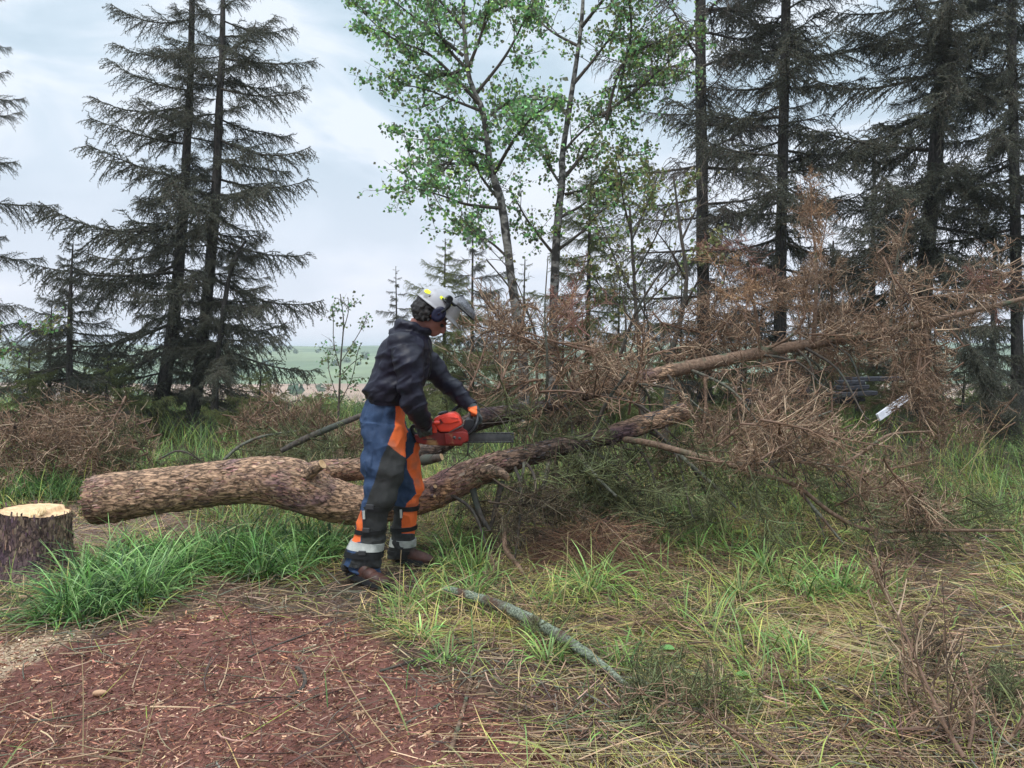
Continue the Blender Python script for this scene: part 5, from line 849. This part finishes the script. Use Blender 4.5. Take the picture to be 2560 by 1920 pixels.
# boots
def boot(heel, toe, name_, ank, lift=0):
    h = np.array(heel, float); t = np.array(toe, float); d = t - h; L = np.linalg.norm(d); d /= L; s = np.cross([0, 0, 1.], d); bt = empty_child('boot', h, wk); z = np.array([0, 0, 1.])
    g = Geo()
    for u, zc, hw, hh in ((.10, .05, .036, .05), (.25, .055, .036, .055), (.42, .055, .037, .052), (.58, .047, .042, .042), (.74, .042, .046, .036), (.88, .036, .042, .032)): ell(g, h + d * L * u + z * zc, d * .055, s * hw, z * hh)
    ell(g, h + d * L * .16 + z * .10, d * .055, s * .042, z * .07)
    q = np.array([h + d * L * .14 + z * .08, np.array(ank)]); tube(g, q, [.05, .052], 16, 1)
    up = remesh(g, 'upper', [M['boot_leather']], .006, bt, 3)
    g = Geo(); an = np.linspace(0, 2 * np.pi, 36, endpoint=False); out_ = []
    for t_ in an:
        u = .5 - .52 * math.cos(t_); wv_ = np.interp(u, [0, .15, .4, .7, .9, 1], [.02, .042, .038, .05, .042, .02]); out_.append((u, wv_ * (1 if math.sin(t_) >= 0 else -1) * (abs(math.sin(t_)) ** .35)))
    V = []
    for zz in (.0, .012, .028, .034):
        for k, (u, w_) in enumerate(out_): V.append(h + d * L * u + s * w_ * (1 if zz < .03 else .96) + z * (zz + .018 * max(0, u - .8) * 5 * .5 + (.004 if (k % 2 and zz < .01) else 0)))
    n = 36; qd = [[k * n + i, k * n + (i + 1) % n, (k + 1) * n + (i + 1) % n, (k + 1) * n + i] for k in range(3) for i in range(n)]; g.add(V, quads=qd); cb = len(V)
    g.add(np.vstack([V[:n], [np.mean(V[:n], 0)]]), tris=[[(i + 1) % n, i, n] for i in range(n)]); g.add(np.vstack([V[-n:], [np.mean(V[-n:], 0)]]), tris=[[i, (i + 1) % n, n] for i in range(n)]); g.build('sole', M['rubber'], bt, False)
def empty_child(name, loc, parent):
    o = bpy.data.objects.new(name, None); COL.objects.link(o); o.parent = parent; o.matrix_parent_inverse = Matrix.Translation(-parent.location); o.location = tuple(loc); return o
_link_old = link
def link(name, me, parent=None, M=None):
    o = bpy.data.objects.new(name, me); COL.objects.link(o)
    if parent is not None:
        bpy.context.view_layer.update(); o.parent = parent; o.matrix_parent_inverse = parent.matrix_world.inverted()
    if M is not None: o.matrix_basis = M
    return o
hl = G(868, 1442); tl = G(972, 1474); boot((hl[0], hl[1], .012), (tl[0], tl[1] - .02, .004), 'boot', P(908, 1405, 4.55)); hl = P(990, 1400, 4.9); boot((hl[0], 4.9, .01), (P(1079, 1400, 4.86)[0], 4.82, .008), 'boot', P(1000, 1385, 4.9))
# gaiter flap at the heel
g = Geo(); ringloft(g, [(862, 1392, 884, 1392, 4.56, .05), (853, 1412, 880, 1414, 4.56, .05), (856, 1424, 872, 1426, 4.56, .04)]); g.build('heel_flap', M['grey_cloth'], wk)

# gloves: palm, four fingers and a thumb wrapped round a bar
def glove(W, C, a, nvec, flip=1, rb=.016):
    W, C, a, nvec = [np.array(q, float) for q in (W, C, a, nvec)]; a = unit(a); nvec = unit(nvec - a * a.dot(nvec)); t = np.cross(a, nvec) * flip; g = Geo(); r0 = rb + .012
    kn = C + nvec * r0 * 1.15; tube(g, np.array([W, W * .6 + kn * .4, kn - t * .018]), [.032, .036, .030], 14, 4)
    ell(g, kn - t * .028, a * .044, t * .040, nvec * .018)
    for i, (off, ln) in enumerate(((-.033, .88), (-.011, 1.0), (.011, .96), (.033, .80))):
        pts = []
        for th in (-25, 20, 70, 125, 175): th = math.radians(th * ln if th > 0 else th); pts.append(C + a * off + (nvec * math.cos(th) + t * math.sin(th)) * r0)
        tube(g, np.array(pts), np.array([.0125, .0115, .0108, .0100, .0085]), 10, 4)
        ell(g, pts[1], a * .0125, nvec * .013, t * .013, 10)
    tb = [kn - t * .045 - a * .03 * 1, C - t * r0 * 1.0 - a * .045 + nvec * .01, C - t * r0 * .9 - nvec * .012 - a * .040, C - t * r0 * .3 - nvec * r0 * .95 - a * .030]; tube(g, np.array(tb), [.016, .0135, .012, .0095], 10, 5)
    return remesh(g, 'glove', [M['glove_cloth'], M['orange_cloth']], .0035, wk, 2)
gl = glove(P(1178, 1016, 4.90), P(1190, 1047, 4.83), P(1192, 1050, 4.78) - P(1186, 1040, 4.90), P(1200, 1022, 4.83) - P(1188, 1047, 4.83), -1); OP = [(1168, 1019), (1185, 1016), (1192, 1014), (1193, 1033), (1189, 1041), (1178, 1041), (1177, 1030), (1168, 1026)]; paint(gl, lambda C, p: (inpoly(p, OP)).astype(int))
gr = glove(P(1070, 1068, 4.64), P(1062, 1077, 4.70), P(1085, 1070, 4.7) - P(1045, 1080, 4.7), P(1064, 1060, 4.66) - P(1062, 1076, 4.70), 1)
g = Geo(); tube(g, np.array([P(1172, 1009, 4.915), P(1180, 1017, 4.90)]), [.044, .040], 20, 1); g.build('sleeve_cuff', M['jacket_cloth'], wk)

# helmet with visor, mounts and ear defenders
hb = P(1096, 767, YH); R1 = .140; hp = empty_child('helmet', hb, wk)
g = Geo(); V = []; nu, nv = 56, 22
for j in range(nv + 1):
    ph = j / nv * math.pi / 2
    for i in range(nu):
        th = i / nu * 2 * math.pi; e = .92; cr = math.cos(ph) ** e; x = cr * math.cos(th); y = cr * math.sin(th); z = math.sin(ph) ** 1.02; ridge = .004 * math.exp(-(y / .16) ** 2) * (1 if z > .35 else 0) + .003 * math.exp(-((abs(y) - .62) / .05) ** 2) * (z > .2)
        V.append(hb + fwd * x * R1 * (1.0 if x < 0 else .98) + sid * y * .112 + upv * (z * .116 + ridge))
# rim and peak
rim = []
for kk, (ex, dz) in enumerate(((1.0, -.006), (1.035, -.014), (1.045, -.020), (1.01, -.020))):
    row = []
    for i in range(nu):
        th = i / nu * 2 * math.pi; pk = max(0, math.cos(th)) ** 3 * .030 * (kk > 0); row.append(hb + fwd * math.cos(th) * (R1 * ex + pk) + sid * math.sin(th) * .112 * ex + upv * (dz - pk * .35 + .004 * kk * 0))
    rim.append(row)
V2 = [p for row in rim[::-1] for p in row] + V; rows = len(rim) + nv + 1; q = [[k * nu + i, k * nu + (i + 1) % nu, (k + 1) * nu + (i + 1) % nu, (k + 1) * nu + i] for k in range(rows - 1) for i in range(nu)]; g.add(V2, quads=q)
V3 = [v - (v - hb) * .03 - upv * .001 for v in V]; g.add(V3, quads=[[k * nu + i, (k + 1) * nu + i, (k + 1) * nu + (i + 1) % nu, k * nu + (i + 1) % nu] for k in range(nv) for i in range(nu)], col=(.3, .3, .3)); g.build('shell', M['helmet_shell'], hp)
def on_shell(px, py, dx=.0025):       # point of the shell's near side seen at this pixel
    d = ray(px, py); d /= np.linalg.norm(d); o_ = np.array([0, 0, H]) - hb; A = np.array([d.dot(fwd) / R1, d.dot(sid) / .112, d.dot(upv) / .116]); B = np.array([o_.dot(fwd) / R1, o_.dot(sid) / .112, o_.dot(upv) / .116]); a_, b_, c_ = A.dot(A), 2 * A.dot(B), B.dot(B) - (1 + dx / .11) ** 2; D = b_ * b_ - 4 * a_ * c_
    t = (-b_ - math.sqrt(max(D, 0))) / (2 * a_); return np.array([0, 0, H]) + d * t
def sticker(poly, name='sticker'):
    g = Geo(); n = 5; c = np.mean(poly, 0); V = [on_shell(*c, .003)]; m = len(poly)
    for k in (1, 2): V += [on_shell(*(np.array(c) + (np.array(p) - c) * k / 2), .003) for p in poly]
    g.add(V, tris=[[0, 1 + i, 1 + (i + 1) % m] for i in range(m)], quads=[[1 + i, 1 + m + i, 1 + m + (i + 1) % m, 1 + (i + 1) % m] for i in range(m)]); g.build(name, M['hivis_yellow'], hp)
z3 = lambda L_: [(1020 + a / 10.37, 700 + b / 10.37) for a, b in L_]
sticker(z3([(425, 260), (500, 235), (600, 300), (560, 365), (470, 340), (420, 300)])); sticker(z3([(860, 400), (960, 480), (960, 540), (860, 500), (820, 450)])); sticker(z3([(1100, 615), (1170, 620), (1160, 660), (1085, 650)]))
def ps(px, py, off): return on_shell(px, py, off)
g = Geo(); a = P(1123, 747, 4.60); b = P(1125, 748, 4.575); tube(g, np.array([P(1120, 750, 4.64), a, b]), [.022, .022, .019], 20, 1); o = g.build('visor_mount', M['hard_black'], hp)
g = Geo(); tube(g, np.array([P(1107, 746, 4.615), P(1113, 753, 4.60), P(1122, 758, 4.60)]), [.006, .008, .010], 8, 4); tube(g, np.array([P(1120, 752, 4.6), P(1121, 764, 4.595), P(1112, 775, 4.59), P(1103, 780, 4.59)]), [.016, .015, .008, .006], 10, 4); g.build('muff_arm', M['hard_black'], hp)
# ear defenders
for s_ in (-1, 1):
    c = P(1101, 788, 4.72) + sid * s_ * .098 - fwd * .0; g = Geo()
    prof = [(0, .004), (.0, .030), (.012, .036), (.026, .036), (.034, .031), (.036, .018), (.033, .012), (.036, .004)]; V = []; m = 30
    for dy, r in prof:
        for i in range(m): t = i / m * 6.2832; V.append(c + sid * s_ * (dy - .012) + (fwd * .9 * math.cos(t) + upv * 1.15 * math.sin(t)) * r * 1.22)
    qd = [[k * m + i, k * m + (i + 1) % m, (k + 1) * m + (i + 1) % m, (k + 1) * m + i] for k in range(len(prof) - 1) for i in range(m)]; g.add(V, quads=qd); o = g.build('ear_defender', M['muff_navy'], hp)
# visor: arms, frame and wire mesh
mv = bpy.data.materials.new('visor_mesh'); mv.use_nodes = True; nt = mv.node_tree; b_ = nt.nodes['Principled BSDF']; b_.inputs['Base Color'].default_value = (.22, .22, .24, 1); b_.inputs['Roughness'].default_value = .35; b_.inputs['Metallic'].default_value = .5
tr = nt.nodes.new('ShaderNodeBsdfTransparent'); ms = nt.nodes.new('ShaderNodeMixShader'); ch = nt.nodes.new('ShaderNodeTexNoise'); ch.inputs['Scale'].default_value = 260; tcx = nt.nodes.new('ShaderNodeTexCoord'); mr_ = nt.nodes.new('ShaderNodeMapRange'); mr_.inputs['From Min'].default_value = .42; mr_.inputs['From Max'].default_value = .56; mr_.inputs['To Min'].default_value = .35; mr_.inputs['To Max'].default_value = .95
nt.links.new(tcx.outputs['Object'], ch.inputs['Vector']); nt.links.new(ch.outputs['Fac'], mr_.inputs['Value']); nt.links.new(mr_.outputs[0], ms.inputs[0]); nt.links.new(tr.outputs[0], ms.inputs[1]); nt.links.new(b_.outputs[0], ms.inputs[2]); nt.links.new(ms.outputs[0], nt.nodes['Material Output'].inputs[0]); M['visor_mesh'] = mv
cz = lambda x, y, Y: P(1020 + x / 10.37, 700 + y / 10.37, Y)
def varc(A, Bp, hw, n=14):    # arc bulging forward between the two sides of the head
    o_ = []
    for k in range(n + 1): t = -1 + 2 * k / n; c_ = A * (t * t) + Bp * (1 - t * t); o_.append(c_ + sid * t * hw)
    return np.array(o_)
lo = varc(cz(1290, 680, YH), cz(1700, 1040, YH), .10); hi = varc(cz(1250, 480, YH), cz(1430, 400, YH), .095); mid_ = varc(cz(1330, 600, YH), cz(1760, 900, YH), .105)
g = Geo(); W_ = [lo, lo * .5 + mid_ * .5, mid_, mid_ * .6 + hi * .4 + fwd * .012, mid_ * .25 + hi * .75 + fwd * .008, hi]; n = len(lo); g.add(np.vstack(W_), quads=[[k * n + i, k * n + i + 1, (k + 1) * n + i + 1, (k + 1) * n + i] for k in range(5) for i in range(n - 1)]); vs_ = g.build('visor', M['visor_mesh'], hp)
g = Geo(); tube(g, lo, np.full(len(lo), .0045), 8, 1); tube(g, hi, np.full(len(hi), .0035), 8, 1); tube(g, np.array([P(1124, 752, 4.60), cz(1200, 650, 4.61), lo[0]]), [.008, .009, .006], 8, 4); tube(g, np.array([cz(1150, 660, 4.82), lo[-1]]), [.007, .005], 8, 1); g.build('visor_frame', M['hard_black'], hp)
# jacket zip and pocket flap
g = Geo(); tube(g, np.array([P(1071, 850, 4.58), P(1077, 880, 4.57), P(1077, 915, 4.58), P(1070, 945, 4.59)]), [.004, .004, .004, .004], 6, 5); g.build('zip_seam', M['strap'], wk)

# ------------------------------------------------------------------ chainsaw
cs = empty('chainsaw', P(1110, 1080, 4.8), 'orange red chainsaw held by the worker, its bar pointing right over the log', 'chainsaw')
z7 = lambda a, b: (1000 + a / 6.32, 980 + b / 6.32)
def slab(poly, Y0, Y1, name, m, bev=.006, parent=cs, px=False):
    bm = bmesh.new(); pp = [P(*(p if px else z7(*p)), (Y0 + Y1) / 2) for p in poly]; vs0 = [bm.verts.new((p[0], Y0, p[2])) for p in pp]; f = bm.faces.new(vs0); r = bmesh.ops.extrude_face_region(bm, geom=[f]); 
    for v in [e for e in r['geom'] if isinstance(e, bmesh.types.BMVert)]: v.co.y = Y1
    bmesh.ops.recalc_face_normals(bm, faces=bm.faces[:]); bmesh.ops.bevel(bm, geom=bm.edges[:], offset=bev, segments=3, profile=.6, affect='EDGES', clamp_overlap=True)
    me = bpy.data.meshes.new(name); bm.to_mesh(me); bm.free(); me.polygons.foreach_set('use_smooth', np.ones(len(me.polygons), bool)); me.materials.append(M[m]); return link(name, me, parent)
slab([(545, 410), (610, 372), (740, 328), (870, 320), (935, 365), (972, 440), (992, 500), (800, 612), (650, 612), (600, 560), (560, 500)], 4.72, 4.87, 'top_cover', 'saw_orange', .010)
slab([(640, 420), (760, 372), (860, 372), (915, 410), (945, 460), (800, 500), (690, 500)], 4.705, 4.73, 'cover_panel', 'saw_orange', .006)
slab([(240, 660), (350, 680), (510, 650), (540, 560), (600, 590), (650, 630), (790, 628), (990, 540), (1075, 600), (1092, 700), (1085, 770), (1000, 800), (985, 838), (700, 832), (400, 812), (280, 790)], 4.735, 4.86, 'engine_housing', 'saw_dark_red', .008)
slab([(700, 650), (1000, 620), (1085, 650), (1085, 770), (1000, 800), (985, 832), (720, 828)], 4.705, 4.74, 'sprocket_cover', 'saw_dark_red', .006)
slab([(505, 475), (560, 460), (600, 470), (590, 640), (520, 640), (515, 540)], 4.73, 4.80, 'rear_guard', 'saw_orange', .006)
g = Geo(); tube(g, np.array([P(*z7(535, 490), 4.70), P(*z7(620, 480), 4.715)]), [.012, .013], 16, 1); g.build('cap_knob', M['saw_orange'], cs)
g = Geo(); ell(g, P(*z7(680, 330), 4.80), np.array([.034, 0, .008]), np.array([0, .045, 0]), np.array([0, 0, .011])); g.build('filter_cap', M['hard_black'], cs)
bp = [P(*q, 4.80) for q in [z7(1050, 662), z7(1725, 656), z7(1765, 685), z7(1782, 718), z7(1768, 758), z7(1725, 782), z7(1050, 786)]]
slab([(1050, 664), (1725, 658), (1762, 685), (1780, 718), (1765, 758), (1725, 780), (1050, 784)], 4.797, 4.803, 'guide_bar', 'steel', .0012)
g = Geo(); lp_ = [z7(1000, 655), z7(1725, 650), z7(1772, 680), z7(1790, 718), z7(1774, 764), z7(1725, 790), z7(1000, 794)]; q3 = np.array([P(*q, 4.8) for q in lp_]); cp4 = cat_pts(q3, 14)
ds = np.r_[0, np.cumsum(np.linalg.norm(np.diff(cp4, axis=0), axis=1))]; nlk = 86
for k in range(nlk):
    s_ = ds[-1] * k / nlk; c = np.array([np.interp(s_, ds, cp4[:, j]) for j in range(3)]); c2 = np.array([np.interp(s_ + .006, ds, cp4[:, j]) for j in range(3)]); t = unit(c2 - c); n_ = np.cross(t, [0, 1, 0]); hx, hy = .0042, .0032 if k % 3 else .0052
    V = [c + t * a * hx + n_ * b * hy + np.array([0, e_ * .0042, 0]) for e_ in (-1, 1) for a, b in ((-1, -1), (1, -1), (1, 1), (-1, 1))]; g.add(V, quads=[[0, 1, 2, 3], [7, 6, 5, 4], [0, 4, 5, 1], [1, 5, 6, 2], [2, 6, 7, 3], [3, 7, 4, 0]])
ch_ = g.build('saw_chain', M['steel'], cs, False)
g = Geo(); tube(g, np.array([P(*z7(1060, 680), 4.72), P(*z7(1160, 600), 4.705), P(*z7(1215, 480), 4.72), P(*z7(1225, 380), 4.79), P(*z7(1180, 300), 4.88), P(*z7(1080, 250), 4.94), P(*z7(950, 225), 4.96), P(*z7(870, 270), 4.96), P(*z7(820, 340), 4.94), P(*z7(800, 500), 4.89)]), np.full(10, .0105), 12, 6); g.build('front_handle', M['hard_black'], cs)
slab([(1040, 420), (1120, 400), (1180, 430), (1235, 560), (1190, 600), (1130, 590), (1090, 650), (1040, 640), (1000, 560)], 4.74, 4.90, 'hand_guard', 'hard_black', .008)
g = Geo(); tube(g, np.array([P(*z7(300, 700), 4.80), P(*z7(215, 650), 4.80), P(*z7(190, 560), 4.80), P(*z7(260, 540), 4.80), P(*z7(400, 590), 4.79), P(*z7(520, 560), 4.79)]), [.016, .014, .012, .014, .017, .020], 14, 6); g.build('rear_handle', M['hard_black'], cs)
g = Geo(); tube(g, np.array([P(*z7(775, 640), 4.70), P(*z7(900, 575), 4.70), P(*z7(1010, 515), 4.71)]), [.0035, .0035, .0035], 8, 3); g.build('guard_rod', M['steel'], cs)
for k in range(5): slab([(590 + k * 16, 455 - k * 8), (597 + k * 16, 452 - k * 8), (607 + k * 16, 520 - k * 6), (600 + k * 16, 523 - k * 6)], 4.712, 4.73, 'vent_slot', 'hard_black', .001)
slab([(360, 745), (560, 735), (560, 748), (360, 758)], 4.731, 4.74, 'housing_seam', 'hard_black', .001); slab([(800, 405), (955, 412), (955, 417), (800, 410)], 4.701, 4.71, 'cover_seam', 'trim_red', .0006)
g = Geo(); ell(g, P(*z7(860, 720), 4.703), np.array([.010, 0, 0]), np.array([0, .006, 0]), np.array([0, 0, .010]), 14); ell(g, P(*z7(940, 730), 4.703), np.array([.008, 0, 0]), np.array([0, .006, 0]), np.array([0, 0, .008]), 14); g.build('cover_nuts', M['steel'], cs)

# ------------------------------------------------------------------ thin mist that fades the far hill
bm = bmesh.new(); bmesh.ops.create_cube(bm, size=1)
for v in bm.verts: v.co = Vector((v.co.x * 2400, 800 + v.co.y * 2600, (v.co.z + .5) * 32 - 14))
me = bpy.data.meshes.new('haze'); bm.to_mesh(me); bm.free(); hzm = bpy.data.materials.new('haze'); hzm.use_nodes = True; nt = hzm.node_tree; nt.nodes.remove(nt.nodes['Principled BSDF']); pv = nt.nodes.new('ShaderNodeVolumePrincipled'); pv.inputs['Color'].default_value = (.86, .95, 1, 1); pv.inputs['Density'].default_value = .0009; pv.inputs['Anisotropy'].default_value = 0
nt.links.new(pv.outputs[0], nt.nodes['Material Output'].inputs['Volume']); me.materials.append(hzm); hzo = bpy.data.objects.new('haze', me); COL.objects.link(hzo); hzo['kind'] = 'stuff'; hzo['label'] = 'thin pale mist over the valley'
